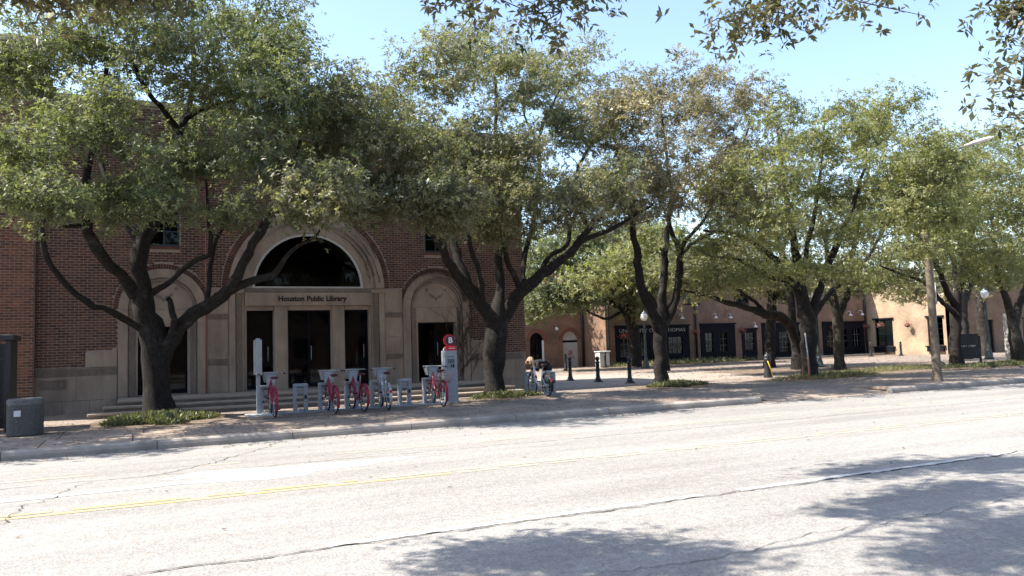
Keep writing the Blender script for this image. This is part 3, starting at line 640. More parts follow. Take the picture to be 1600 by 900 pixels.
# limbs: lists of (x, y, z, radius) in metres; crowns: ellipsoids (x, y, z, rx, ry, rz, clumps)
TREE_A = [
  [(0.57,22.20,0.18,0.440),(0.57,22.20,0.37,0.360),(0.56,22.20,0.98,0.310),(0.51,22.20,1.63,0.310),(0.44,22.20,2.28,0.310),(0.24,22.20,2.94,0.260),(0.14,22.20,3.59,0.235),(0.12,22.20,4.16,0.220),(0.25,22.20,4.70,0.190),(0.50,22.10,5.14,0.170),(0.79,22.00,5.72,0.150),(0.85,22.00,6.39,0.130),(0.94,22.00,6.98,0.130),(1.05,22.10,7.52,0.120),(1.23,22.20,7.99,0.090),(1.43,22.40,9.12,0.070),(1.41,22.60,10.60,0.050),(1.51,22.80,12.51,0.030)],
  [(1.05,22.10,7.49,0.100),(0.78,21.90,7.87,0.080),(0.44,21.60,8.16,0.070),(0.18,21.40,8.48,0.060),(-0.07,21.00,9.12,0.045),(-0.28,20.60,9.89,0.030)],
  [(1.23,22.20,7.91,0.080),(1.66,21.70,8.10,0.060),(2.16,21.20,8.14,0.050),(2.82,20.80,8.26,0.040),(3.56,20.40,8.47,0.030)],
  [(0.22,22.20,4.57,0.160),(-0.06,22.50,5.01,0.120),(-0.36,22.90,5.48,0.100),(-0.60,23.30,6.22,0.080),(-0.92,23.80,7.35,0.060),(-1.25,24.00,8.79,0.040)],
  [(0.05,22.20,3.23,0.180),(-0.30,22.00,3.73,0.145),(-0.69,21.80,4.14,0.150),(-0.92,21.60,4.54,0.130),(-1.04,21.40,4.92,0.120),(-1.06,21.30,5.65,0.090),(-0.96,21.20,6.41,0.075),(-0.69,21.20,7.68,0.060),(-0.64,21.40,9.19,0.045),(-0.86,21.60,10.53,0.030)],
  [(-1.05,21.40,4.89,0.070),(-1.40,21.00,4.79,0.050),(-1.69,20.60,4.82,0.040),(-1.97,20.20,5.10,0.030)],
  [(0.35,22.20,2.28,0.120),(-0.01,22.00,2.51,0.090),(-0.47,21.70,2.79,0.080),(-1.01,21.30,3.01,0.075),(-1.39,21.00,3.40,0.070),(-1.69,20.70,3.81,0.065),(-1.84,20.50,4.22,0.060),(-1.83,20.40,4.71,0.050),(-1.77,20.30,5.13,0.040),(-1.92,20.20,5.97,0.030)],
  [(0.61,22.20,1.47,0.220),(0.88,22.00,2.14,0.190),(1.20,21.80,2.58,0.170),(1.64,21.60,2.89,0.160),(2.04,21.30,3.23,0.145),(2.38,21.00,3.66,0.140),(2.61,20.80,4.21,0.120),(2.91,20.50,4.74,0.100),(3.18,20.20,5.27,0.080),(3.45,19.90,5.95,0.060),(3.71,19.60,6.87,0.040)],
  [(1.90,21.40,3.12,0.130),(2.40,21.20,3.38,0.110),(2.80,20.90,3.52,0.100),(3.19,20.60,3.63,0.095),(3.43,20.40,4.02,0.060),(3.67,20.20,4.32,0.050),(4.04,20.00,4.47,0.040),(4.28,19.80,4.85,0.025)],
  [(2.32,21.00,3.58,0.110),(2.63,21.40,4.20,0.100),(3.00,21.70,4.92,0.080),(3.38,22.00,5.68,0.060),(3.68,22.20,6.80,0.040)],
  [(0.29,22.20,3.23,0.120),(0.61,22.00,3.38,0.085),(0.87,21.80,3.59,0.075),(1.11,21.60,3.86,0.070),(1.45,21.40,4.08,0.065),(1.71,21.30,4.20,0.060),(1.76,21.20,4.64,0.050),(1.68,21.10,5.27,0.040),(1.64,21.10,6.08,0.030)],
  [(0.87,21.90,2.18,0.100),(0.92,21.60,2.58,0.080),(0.85,21.40,2.92,0.075),(0.76,21.30,3.10,0.070)],
  [(1.67,21.60,2.92,0.080),(1.75,21.60,3.54,0.060),(1.80,21.70,4.21,0.050),(2.04,21.70,4.89,0.040),(2.31,21.70,5.57,0.030)],
]
TREE_B = [
  [(9.90,22.20,0.19,0.380),(9.91,22.20,0.53,0.300),(9.95,22.20,1.11,0.290),(9.94,22.20,1.69,0.330),(10.03,22.20,2.28,0.310),(10.08,22.20,2.67,0.260),(10.21,22.30,3.26,0.160),(10.30,22.40,3.77,0.150),(10.28,22.50,4.38,0.140),(10.43,22.60,5.11,0.120),(10.73,22.80,5.97,0.100),(11.09,23.00,7.07,0.080),(10.66,23.20,8.35,0.070),(10.75,23.30,9.88,0.050),(10.68,23.30,11.17,0.030)],
  [(9.90,22.20,2.38,0.220),(9.45,22.00,2.95,0.190),(8.97,21.80,3.42,0.170),(8.50,21.60,3.81,0.150),(8.02,21.30,4.39,0.120),(7.67,21.00,4.76,0.090),(7.20,20.70,5.06,0.070),(6.73,20.40,5.30,0.060),(6.09,20.00,5.63,0.050),(5.14,19.60,6.00,0.040),(4.11,19.30,6.03,0.030)],
  [(9.03,21.80,3.38,0.140),(8.86,22.00,4.01,0.130),(8.75,22.20,4.51,0.120),(8.72,22.40,5.22,0.100),(8.49,22.60,6.23,0.080),(7.97,22.80,7.43,0.060),(7.25,23.00,8.41,0.040)],
  [(9.51,22.00,2.90,0.120),(9.30,21.60,3.50,0.100),(9.09,21.40,4.05,0.080),(8.82,21.20,4.58,0.070),(8.52,20.90,5.36,0.060),(7.94,20.60,6.20,0.050)],
  [(10.23,22.20,2.47,0.220),(10.59,22.00,3.09,0.200),(10.88,21.80,3.46,0.190),(11.30,21.60,3.80,0.160),(11.71,21.40,4.15,0.140),(12.11,21.20,4.47,0.130),(12.35,21.00,4.78,0.120),(12.71,20.80,5.28,0.100),(13.06,20.60,5.70,0.080),(13.66,20.40,6.29,0.060),(14.39,20.20,6.90,0.040)],
  [(10.77,21.90,3.33,0.100),(10.42,21.80,3.91,0.090),(10.23,21.70,4.29,0.085),(10.04,21.60,4.95,0.070),(9.65,21.40,5.68,0.050)],
  [(10.83,21.80,3.43,0.100),(10.99,22.20,4.06,0.090),(11.27,22.50,4.71,0.085),(11.63,22.80,5.38,0.080),(11.95,23.00,6.27,0.075),(12.16,23.10,7.37,0.070),(12.23,23.20,8.37,0.065),(12.45,23.20,9.16,0.050),(13.31,23.30,10.61,0.030)],
  [(12.20,23.20,8.15,0.050),(12.08,23.30,8.71,0.045),(11.89,23.50,9.41,0.030),(11.81,23.50,10.50,0.020)],
  [(11.30,21.60,3.84,0.090),(11.77,21.90,4.44,0.080),(12.52,22.10,4.81,0.070),(12.83,22.30,5.56,0.060),(13.29,22.50,6.25,0.050),(13.95,22.70,7.40,0.040)],
  [(12.00,21.20,4.41,0.090),(12.52,20.90,4.84,0.080),(13.15,20.60,5.11,0.070),(13.79,20.30,5.49,0.050),(14.50,20.10,5.88,0.030)],
  [(12.59,20.80,5.22,0.070),(12.29,21.00,6.13,0.060),(12.57,21.20,7.20,0.050),(13.45,21.40,8.34,0.040),(14.34,21.60,9.11,0.030)],
]
TREE_C = [
  [(16.48,22.90,0.13,0.320),(16.49,22.90,0.41,0.250),(16.58,22.90,1.07,0.220),(16.56,22.90,1.74,0.220),(16.59,22.90,2.19,0.220),(16.71,22.90,2.86,0.150),(16.80,22.90,3.53,0.140),(16.92,22.90,4.21,0.130),(17.08,23.00,4.91,0.110),(17.23,23.10,5.62,0.090),(17.67,23.30,6.83,0.070),(17.56,23.40,8.74,0.050),(17.46,23.50,10.67,0.030)],
  [(16.48,22.90,2.14,0.170),(16.05,22.70,2.89,0.150),(15.60,22.50,3.50,0.140),(15.37,22.30,4.13,0.130),(15.21,22.10,4.75,0.120),(14.93,21.90,5.36,0.100),(14.76,21.70,6.18,0.080),(14.32,21.50,7.38,0.060),(13.89,21.30,8.77,0.040)],
  [(16.72,22.90,2.14,0.170),(17.01,22.80,2.74,0.150),(17.25,22.70,3.40,0.145),(17.33,22.60,4.19,0.140),(17.29,22.50,4.85,0.120),(17.11,22.60,5.27,0.080),(17.03,22.70,6.01,0.070),(17.69,22.90,7.46,0.050)],
  [(17.28,22.50,4.74,0.100),(17.43,22.30,5.17,0.080),(17.86,22.00,5.70,0.060),(18.37,21.70,6.58,0.050),(18.90,21.40,7.68,0.040),(19.53,21.20,9.05,0.030)],
  [(17.28,22.50,4.63,0.070),(18.27,22.90,5.20,0.060),(19.65,23.30,5.73,0.050),(21.27,23.70,6.34,0.030)],
]
TREE_D = [
  [(22.05,21.50,0.10,0.400),(22.07,21.50,0.42,0.300),(22.03,21.50,1.12,0.270),(22.06,21.50,1.81,0.280),(22.05,21.50,2.51,0.270),(21.90,21.60,3.33,0.200),(21.94,21.70,4.16,0.170),(21.93,21.80,5.11,0.140),(21.97,22.00,6.34,0.110),(21.98,22.20,8.07,0.080),(21.96,22.30,9.56,0.050)],
  [(22.30,21.50,2.50,0.170),(22.53,21.30,3.31,0.150),(22.76,21.10,3.99,0.130),(22.84,20.90,4.55,0.120),(23.16,20.70,5.24,0.100),(23.50,20.50,6.16,0.080),(23.86,20.30,7.31,0.060),(24.59,20.10,8.98,0.040)],
  [(22.35,21.50,2.39,0.120),(23.29,21.80,2.99,0.110),(24.40,22.10,3.62,0.100),(25.83,22.40,4.28,0.090),(26.95,22.70,4.98,0.070),(28.57,23.00,6.40,0.060),(30.12,23.20,7.74,0.040)],
  [(21.70,21.60,3.44,0.140),(20.80,21.20,4.09,0.120),(19.82,20.90,4.60,0.100),(18.72,20.60,4.98,0.080),(17.65,20.30,5.12,0.060),(16.35,20.00,5.13,0.040)],
  [(21.89,21.60,3.21,0.130),(22.42,21.80,4.17,0.110),(22.83,22.00,5.16,0.090),(23.59,22.20,6.69,0.070),(24.30,22.40,8.79,0.050),(24.71,22.50,10.38,0.030)],
  [(21.66,21.70,3.69,0.100),(20.43,21.30,3.76,0.080),(19.30,21.00,4.05,0.070),(18.21,20.70,4.33,0.050),(16.89,20.40,4.37,0.035)],
]
TREE_E = [
  [(28.23,28.20,0.13,0.360),(28.21,28.20,0.97,0.280),(28.04,28.20,1.88,0.260),(27.66,28.10,2.33,0.240),(27.11,28.00,2.63,0.220),(25.78,27.60,2.77,0.180),(24.33,27.20,3.05,0.140),(22.76,26.80,3.31,0.100),(21.42,26.40,3.56,0.070),(20.14,26.00,3.66,0.040)],
  [(27.98,28.20,2.12,0.200),(28.20,28.40,3.40,0.170),(28.18,28.60,4.94,0.140),(27.97,28.80,6.51,0.110),(27.69,29.00,8.40,0.080),(27.61,29.20,10.32,0.050)],
  [(26.06,27.70,2.72,0.100),(24.90,27.40,3.40,0.080),(23.41,27.10,4.03,0.060),(21.81,26.80,4.54,0.040)],
]
TREE_F = [
  [(28.39,25.90,0.10,0.300),(28.39,25.90,0.67,0.230),(28.41,25.90,1.80,0.220),(28.41,25.90,2.66,0.200),(28.07,25.80,3.66,0.160),(27.86,25.70,4.36,0.130),(27.53,25.50,5.75,0.100),(27.07,25.30,7.41,0.070)],
  [(28.43,25.90,2.43,0.160),(29.13,26.00,3.38,0.140),(29.77,26.20,4.43,0.120),(30.34,26.40,5.95,0.100),(31.36,26.60,7.84,0.070),(32.23,26.80,10.12,0.040)],
]
TREE_G = [
  [(32.12,23.00,0.12,0.340),(32.14,23.00,0.67,0.250),(32.20,23.00,1.64,0.240),(32.37,23.00,2.75,0.220),(32.57,23.00,3.45,0.190),(32.67,22.80,4.27,0.150),(32.80,22.60,4.96,0.120),(32.98,22.40,6.06,0.090),(33.48,22.20,7.46,0.060),(34.03,22.00,9.15,0.040)],
  [(32.29,23.00,2.81,0.150),(31.51,22.80,3.57,0.130),(30.81,22.60,4.51,0.110),(30.01,22.40,5.15,0.090),(28.85,22.20,5.89,0.070),(27.73,22.00,6.60,0.050)],
  [(32.25,23.00,2.47,0.110),(30.85,22.60,3.01,0.090),(29.91,22.30,3.53,0.080),(28.59,22.00,3.89,0.070),(27.25,21.80,4.11,0.050),(26.13,21.60,4.33,0.030)],
  [(32.57,22.80,4.13,0.100),(33.01,22.40,4.43,0.080),(33.65,22.10,4.64,0.070),(34.35,21.80,5.18,0.050)],
  [(32.55,23.00,3.31,0.120),(32.83,23.30,4.75,0.100),(33.01,23.60,6.52,0.080),(33.26,23.80,8.33,0.050)],
]
TREE_H = [
  [(35.22,22.30,0.12,0.360),(35.21,22.30,0.71,0.270),(35.17,22.30,1.56,0.250),(35.08,22.30,2.27,0.220),(34.57,22.20,2.97,0.150),(34.08,22.10,3.80,0.120),(33.75,22.00,4.91,0.090),(33.58,21.90,6.56,0.060)],
  [(35.24,22.30,2.12,0.170),(35.60,22.20,2.97,0.150),(36.00,22.10,3.82,0.120),(36.37,22.00,5.54,0.090),(36.41,21.90,7.84,0.060),(36.00,21.80,9.54,0.040)],
]
TREE_I = [
  [(27.76,41.00,0.18,0.420),(27.80,41.00,1.08,0.340),(27.72,41.00,2.25,0.330),(27.40,41.00,3.24,0.300),(26.96,41.00,3.75,0.240),(26.07,40.80,4.10,0.180),(24.99,40.50,4.35,0.140),(23.50,40.20,4.48,0.100),(21.90,40.00,4.25,0.060)],
  [(27.57,41.00,2.85,0.240),(27.82,41.00,4.22,0.200),(28.50,41.20,5.43,0.150),(29.27,41.50,7.09,0.100)],
  [(27.09,41.00,3.67,0.120),(25.67,40.60,3.13,0.080),(24.54,40.20,3.35,0.070),(23.78,40.00,3.65,0.050)],
  [(27.40,41.00,3.24,0.180),(26.96,40.70,4.99,0.140),(26.20,40.50,6.13,0.100),(24.72,40.20,7.22,0.060)],
]
TREE_J = [
  [(29.66,31.60,0.13,0.340),(29.72,31.60,0.95,0.280),(29.88,31.60,2.60,0.250),(30.04,31.60,3.60,0.200),(29.78,31.50,4.93,0.150),(29.37,31.40,6.58,0.100)],
  [(29.98,31.60,3.27,0.170),(30.68,31.80,4.29,0.140),(31.42,32.00,5.68,0.100)],
]
TREE_K = [
  [(41.89,29.50,0.13,0.400),(41.93,29.50,0.91,0.320),(42.03,29.50,2.34,0.300),(42.04,29.50,3.42,0.240),(42.47,29.50,4.87,0.180),(42.28,29.50,7.05,0.120)],
  [(42.00,29.50,3.06,0.200),(43.07,29.70,4.16,0.150),(44.38,29.90,5.67,0.100)],
]
TREE_L = [
  [(47.44,32.00,0.16,0.380),(47.43,32.00,1.19,0.320),(47.31,32.00,2.77,0.300),(47.31,32.00,4.36,0.240),(46.93,32.00,6.34,0.180),(46.85,32.00,8.34,0.120)],
  [(47.34,32.00,3.56,0.200),(48.59,32.00,4.76,0.150),(50.00,32.00,6.00,0.100)],
]
CROWN_A = [(-1.6,18.3,4.9,0.92,1.25,0.34,23),(-0.4,20.8,5.3,0.83,1.12,0.34,17),(-2.1,19.0,6.0,0.69,1.50,0.61,19),(-2.4,21.8,8.3,0.94,2.25,1.10,32),(-0.8,19.1,6.8,0.88,1.75,0.78,23),(-1.1,21.6,9.3,1.57,2.50,0.97,41),(0.7,19.9,9.1,1.58,2.75,0.93,41),(2.8,21.6,10.2,1.43,2.50,0.97,38),(3.1,18.7,8.6,0.75,1.88,0.77,21),(1.9,21.2,8.3,1.43,2.00,0.68,28),(3.1,18.5,7.4,0.81,1.62,0.68,21),(1.8,21.3,6.6,0.94,1.25,0.67,13),(0.5,18.7,5.8,0.52,1.00,0.50,6),(2.1,21.3,5.2,0.71,0.88,0.47,7),(2.7,19.1,6.2,0.89,1.50,0.76,18),(4.1,20.6,7.7,0.84,1.50,1.03,20),(-0.1,19.7,10.8,2.54,3.00,0.91,36),(0.1,21.0,5.7,0.57,0.75,0.39,5),(2.4,18.7,5.0,0.31,0.75,0.37,4),(1.3,24.0,8.7,2.12,1.50,1.12,13),(0.6,18.5,5.0,0.45,0.75,0.31,8),(0.8,21.0,6.5,0.58,1.00,0.56,9)]
CROWN_B = [(3.8,17.5,5.1,0.89,1.38,0.52,37),(5.8,20.2,5.7,1.28,1.50,0.72,47),(6.8,18.5,5.3,1.07,1.50,0.52,34),(5.1,20.6,7.2,1.32,1.88,0.87,26),(6.3,18.9,6.7,1.39,2.00,0.91,28),(6.9,21.8,8.8,1.80,2.25,0.85,30),(4.8,19.3,8.0,0.90,1.75,0.65,21),(8.8,21.8,7.8,1.05,1.75,0.98,20),(7.7,20.3,9.4,1.37,2.12,0.92,23),(9.9,23.0,11.2,1.37,2.00,0.96,20),(10.2,20.9,9.7,1.30,2.12,1.18,25),(13.3,23.2,11.0,1.68,2.00,1.36,28),(12.2,19.9,8.2,1.36,1.88,0.98,23),(12.2,22.8,9.2,1.22,1.75,1.09,19),(9.1,19.3,5.8,0.98,1.50,0.62,16),(12.0,21.6,6.4,1.41,1.62,0.71,22),(11.5,18.5,6.0,1.15,1.62,0.71,21),(9.3,21.2,5.5,0.94,1.12,0.47,11),(10.2,19.3,5.0,0.91,1.12,0.45,8),(14.3,20.4,6.5,1.11,1.38,0.71,15),(8.8,19.9,6.7,0.99,1.62,0.72,14),(3.7,19.6,5.1,0.41,0.75,0.29,8),(7.2,18.7,4.8,0.53,0.75,0.23,7),(9.8,21.4,5.0,0.85,0.88,0.31,8),(10.9,18.7,5.3,1.03,1.25,0.39,10),(13.7,21.0,5.5,0.97,1.12,0.41,7),(9.2,18.9,6.9,0.62,1.12,0.79,16),(10.8,21.4,6.5,0.66,1.00,0.59,9)]
CROWN_C = [(12.7,19.3,8.3,1.37,2.00,1.06,27),(17.1,23.0,10.7,2.03,2.25,1.07,32),(13.8,19.7,7.3,1.93,2.12,0.99,32),(18.4,22.6,9.8,2.10,2.12,1.19,32),(16.0,20.1,7.0,2.10,2.00,0.94,30),(15.7,21.8,6.2,1.87,1.62,0.66,22),(17.3,19.3,9.4,1.34,1.62,0.94,14),(19.2,21.6,8.2,1.80,1.75,1.04,22),(16.8,19.5,5.9,1.58,1.62,0.61,16),(13.9,21.8,5.9,0.99,1.25,0.64,8)]
CROWN_D = [(17.2,18.5,6.5,1.57,1.88,1.00,27),(22.4,22.0,9.0,2.33,2.12,1.36,36),(17.6,18.5,5.2,1.86,1.75,0.69,25),(24.0,21.0,9.2,2.41,2.12,1.36,36),(22.4,18.3,8.8,1.89,1.88,1.00,27),(23.6,21.4,7.3,2.74,2.00,1.10,34),(23.8,19.3,7.3,1.99,1.88,1.16,25),(22.4,21.6,5.6,1.96,1.62,0.83,19),(22.9,19.5,5.3,1.93,1.75,0.79,21),(17.4,20.6,4.8,1.36,1.50,0.64,13),(25.6,20.3,6.2,1.76,1.62,0.84,16),(18.3,20.8,3.9,1.40,1.25,0.47,13),(20.4,18.7,3.8,1.31,1.12,0.46,12),(20.8,21.0,4.0,1.37,1.12,0.45,9),(19.3,19.7,9.3,1.00,1.25,0.66,9)]
CROWN_E = [(23.7,27.0,4.4,2.20,1.50,0.56,16),(20.9,26.5,4.4,1.68,1.50,0.59,16),(21.7,26.6,5.2,2.44,1.60,1.09,22),(24.9,27.4,5.3,2.27,1.60,1.16,18),(27.4,28.8,7.7,3.34,2.00,1.56,26),(21.1,26.4,3.8,1.34,1.00,0.48,7),(25.7,29.0,8.6,2.81,2.00,1.55,20)]
CROWN_F = [(30.1,25.8,4.1,1.67,1.20,0.47,12),(27.5,25.6,3.9,1.16,1.00,0.40,8),(27.8,25.4,5.8,2.39,1.50,1.29,18),(31.1,26.4,7.8,3.08,1.80,1.54,24),(31.9,26.2,4.8,1.98,1.50,1.07,16),(28.8,25.7,4.7,1.62,1.00,0.87,8)]
CROWN_G = [(27.8,20.3,7.6,2.28,2.00,1.39,30),(33.9,22.2,8.9,2.72,2.00,1.45,32),(25.1,19.7,5.9,1.91,1.75,0.94,23),(30.7,22.0,5.7,2.91,1.62,0.68,24),(30.6,19.7,6.3,2.23,1.88,1.15,25),(28.2,21.6,4.9,2.31,1.38,0.47,17),(29.4,19.5,4.7,2.14,1.50,0.54,18),(33.1,23.0,7.3,2.67,2.00,1.45,24),(29.5,20.3,8.9,1.99,1.75,1.04,18),(27.5,22.0,3.8,1.31,1.25,0.56,8),(28.2,20.3,3.9,1.50,1.25,0.45,7),(21.3,16.0,5.9,1.45,1.00,0.89,24),(21.4,16.2,6.9,1.47,1.00,0.70,19),(22.3,16.0,6.9,1.20,1.00,0.90,17),(21.5,15.9,5.0,1.16,0.75,0.24,9),(21.3,15.8,4.2,1.29,0.75,0.19,8)]
CROWN_H = [(32.0,19.7,7.7,2.54,2.12,1.58,27),(34.5,21.8,4.9,2.27,1.75,1.13,19),(33.0,19.7,5.9,2.16,2.12,1.85,18),(36.1,21.8,10.4,2.39,1.75,1.04,15),(30.8,20.0,3.9,1.41,1.25,0.51,6)]
CROWN_I = [(21.5,40.0,4.5,1.69,1.60,1.02,34),(23.6,40.4,4.4,1.31,1.60,0.94,22),(25.8,40.6,5.8,2.08,2.00,1.35,36),(28.4,41.0,5.8,2.18,2.20,1.80,36),(23.5,40.4,6.1,2.21,2.00,1.14,26),(31.2,41.5,6.3,2.31,2.20,1.86,30),(27.3,40.6,4.2,1.41,1.60,0.86,16),(20.5,39.8,3.8,0.90,1.00,0.72,12),(28.9,41.5,8.3,3.50,2.40,1.63,30),(21.4,40.5,6.6,1.70,2.00,1.05,26),(23.9,41.0,7.9,2.25,2.00,1.08,24),(26.1,41.0,7.8,1.86,2.00,0.99,16)]
CROWN_J = [(28.6,31.2,4.6,2.61,1.80,0.72,20),(31.6,31.6,4.3,1.84,1.50,0.62,12),(29.3,31.4,5.9,3.11,2.00,1.51,24),(30.9,31.8,4.6,2.05,1.50,0.85,14),(29.7,31.6,8.3,3.63,2.20,1.71,22)]
CROWN_K = [(38.1,29.0,3.9,2.31,1.50,0.56,14),(45.4,29.5,4.5,2.68,1.60,0.75,14),(42.2,29.5,6.3,3.39,2.00,1.83,22),(38.2,29.0,5.1,2.59,1.80,1.39,18),(43.5,29.8,4.5,2.29,1.40,0.81,10),(41.6,29.6,9.2,4.55,2.40,2.22,26)]
CROWN_L = [(49.4,32.0,6.4,3.93,2.00,1.85,22),(47.9,32.0,9.2,5.18,2.40,2.46,26),(51.9,32.0,5.6,2.70,2.00,1.46,14)]

# ------------------------------------------------------------------ trees
def smooth_line(L, step=.22):
    P = np.array(L, float); out = []
    for i in range(len(P)-1):
        p0 = P[max(0,i-1)]; p1 = P[i]; p2 = P[i+1]; p3 = P[min(len(P)-1,i+2)]
        n = max(2, int(np.linalg.norm(p2[:3]-p1[:3])/step))
        for k in range(n):
            t = k/n; out.append(.5*((2*p1)+(-p0+p2)*t+(2*p0-5*p1+4*p2-p3)*t*t+(-p0+3*p1-3*p2+p3)*t**3))
    out.append(P[-1]); return np.array(out)
def tube_np(P, Rd, n, lump, g):
    """returns vertices and quads of a tapering limb with an uneven surface"""
    T = np.gradient(P, axis=0); T /= np.linalg.norm(T,axis=1)[:,None]+1e-9
    up = np.array([.31,.77,.12]); V = []
    ang = np.arange(n)*2*np.pi/n
    ph = g.uniform(0,6.28,3); s = np.cumsum(np.r_[0, np.linalg.norm(np.diff(P,axis=0),axis=1)])
    for i in range(len(P)):
        up = up-T[i]*up.dot(T[i]); up /= np.linalg.norm(up)+1e-9; sd = np.cross(T[i], up)
        k = 1+lump*(np.sin(2*ang+ph[0]+s[i]*1.3)+.7*np.sin(3*ang+ph[1]-s[i]*2.1)+.6*np.sin(5*ang+ph[2]+s[i]*3.7))
        V.append(P[i]+(up*np.cos(ang)[:,None]+sd*np.sin(ang)[:,None])*(Rd[i]*k)[:,None] if lump else P[i]+(up*np.cos(ang)[:,None]+sd*np.sin(ang)[:,None])*Rd[i])
    V = np.concatenate(V); L = len(P)
    i = np.arange(L-1)[:,None]*n; k = np.arange(n)[None]; k2 = (k+1)%n
    Q = np.stack([i+k, i+k2, i+n+k2, i+n+k], -1).reshape(-1,4)
    return V, Q
def join_np(parts):
    V = []; Q = []; o = 0
    for v, q in parts: V.append(v); Q.append(q+o); o += len(v)
    return np.concatenate(V), np.concatenate(Q)
LOAK = leaf_mat('oak_leaf', [(.070,.088,.036),(.107,.127,.052),(.153,.167,.068),(.215,.215,.096),(.282,.254,.136)], .40)
LOAK_G = leaf_mat('oak_leaf_green', [(.070,.090,.036),(.104,.128,.050),(.153,.169,.068),(.220,.226,.102)], .40)
LOAK_B = leaf_mat('oak_leaf_brownish', [(.096,.099,.047),(.141,.144,.064),(.192,.186,.085),(.254,.220,.119),(.294,.232,.147)], .40)
LOAK_Y = leaf_mat('oak_leaf_yellowing', [(.096,.113,.038),(.141,.160,.051),(.203,.212,.073),(.282,.271,.102)], .42)
def make_tree(name, label, limbs, crown, leaf, seed, L=.10, W=.019, ros=34, per=6, spread=(.335,.335,.19), bark=BARK, group=None, twigs=6, cat='tree', shell=2.0, dens=1.0):
    g = np.random.default_rng(seed); base = limbs[0][0] if limbs else (crown[0][0], crown[0][1], .15, .2)
    O = np.array([base[0], base[1], .12]); root = tag(empty(name, tuple(O)), label, cat, group)
    nodes = []; nrad = []
    for li, l in enumerate(limbs):
        S = smooth_line(l); S[:,3] = np.maximum(S[:,3], .008)
        if len(S) > 6:
            S[2:-1,:3] += g.normal(0, .020, (len(S)-3,3))*np.minimum(1, S[2:-1,3:4]*8+.2); S[2:-1,3] *= 1+np.clip(g.normal(0,.07,len(S)-3),-.12,.2)
        V, Q = tube_np(S[:,:3]-O, S[:,3], 18 if S[0,3] > .12 else 9, .055, g)
        np_mesh('trunk' if li == 0 else 'limb', V, Q, bark, root, smooth=True)
        k0 = int(len(S)*.30) if li == 0 else 2
        nodes.append(S[k0:,:3]); nrad.append(S[k0:,3])
    nodes = np.concatenate(nodes); nrad = np.concatenate(nrad)
    cents = []
    for (cx,cy,cz,rx,ry,rz,n) in crown:
        n = max(1, int(round(n*dens)))
        d = g.normal(size=(n,3)); d /= np.linalg.norm(d,axis=1)[:,None]; q = g.uniform(0,1,n)**(1/shell)
        cents.append(np.array([cx,cy,cz])+d*q[:,None]*np.array([rx,ry,rz]))
    cents = np.concatenate(cents)
    dmin = np.array([np.min(np.linalg.norm(nodes-c,axis=1)) for c in cents]); cents = cents[np.argsort(dmin)]
    br = []
    for c in cents:
        d = nodes-c; ds = np.linalg.norm(d,axis=1)+np.maximum(0, d[:,2])*.8
        j = int(np.argmin(ds)); p0 = nodes[j]; r0_ = min(nrad[j]*.62, .012+.012*ds[j]); ln = np.linalg.norm(c-p0)
        m = max(3, int(ln/.28)+2); t = np.linspace(0,1,m)[:,None]
        mid = (p0+c)/2+g.normal(0,.10*ln,3)*np.array([1,1,.5])+np.array([0,0,.06*ln])
        P = (1-t)**2*p0+2*t*(1-t)*mid+t*t*c
        if m > 3: P[1:-1] += g.normal(0,.02,(m-2,3))
        Rd = np.linspace(max(r0_,.007), .005, m)
        br.append(tube_np(P-O, Rd, 5, 0, g)); nodes = np.concatenate([nodes, P[1:]]); nrad = np.concatenate([nrad, Rd[1:]])
    # leaf rosettes: twigs end in a whorl of leaves
    nc = len(cents); tw_end = cents[:,None,:]+g.normal(0,1,(nc,twigs,3))*np.array(spread)*.8
    if twigs:
        for c, ends in zip(cents, tw_end):
            for e in ends:
                m_ = (c+e)/2+g.normal(0,.04,3); br.append(tube_np(np.array([c,m_,e])-O, np.array([.008,.006,.003]), 3, 0, g))
    V, Q = join_np(br); tag(np_mesh('branches', V, Q, TWIG_G, root, smooth=True), kind='stuff')
    wgt = g.uniform(.45,1.55,nc); cnt = np.maximum(3, (ros*wgt).astype(int)); idx = np.repeat(np.arange(nc), cnt); n = len(idx)
    sp = np.array(spread)*g.uniform(.7,1.25,(nc,1))[idx]
    te = tw_end[idx, g.integers(0,max(1,twigs),n)] if twigs else cents[idx]
    near_t = g.uniform(0,1,n) < .5
    Pr = np.where(near_t[:,None], te+g.normal(0,1,(n,3))*sp*.32, cents[idx]+g.normal(0,1,(n,3))*sp)
    ax = (Pr-cents[idx])/np.array(spread)*.35+g.normal(0,.45,(n,3))+np.array([0,0,.55]); ax /= np.linalg.norm(ax,axis=1)[:,None]
    e1 = np.cross(ax, g.normal(size=(n,3))); e1 /= np.linalg.norm(e1,axis=1)[:,None]; e2 = np.cross(ax, e1)
    N = n*per; ang = (np.arange(per)*2*np.pi/per)[None]+g.uniform(0,6.28,(n,1))+g.normal(0,.3,(n,per))
    el = g.uniform(-.25,.75,(n,per))
    D = (e1[:,None]*np.cos(ang)[...,None]+e2[:,None]*np.sin(ang)[...,None])*np.cos(el)[...,None]+ax[:,None]*np.sin(el)[...,None]
    S = np.cross(D, ax[:,None]+g.normal(0,.35,(n,per,3))); S /= np.linalg.norm(S,axis=2)[...,None]+1e-9
    B = Pr[:,None]+ax[:,None]*g.uniform(-.06,.05,(n,per,1)); ll = (L*g.uniform(.6,1.25,(n,per)))[...,None]; wd = ll*(W/L)*g.uniform(.8,1.25,(n,per))[...,None]
    dr = np.array([0,0,-1.])*ll*.12
    V = np.stack([B, B+D*ll*.5+S*wd, B+D*ll+dr, B+D*ll*.5-S*wd], 2).reshape(-1,3)-O
    ctint = g.normal(.42,.17,nc)[idx]
    tint = np.clip(np.repeat(ctint+g.normal(0,.10,n),per)+g.normal(0,.09,N), 0, 1)
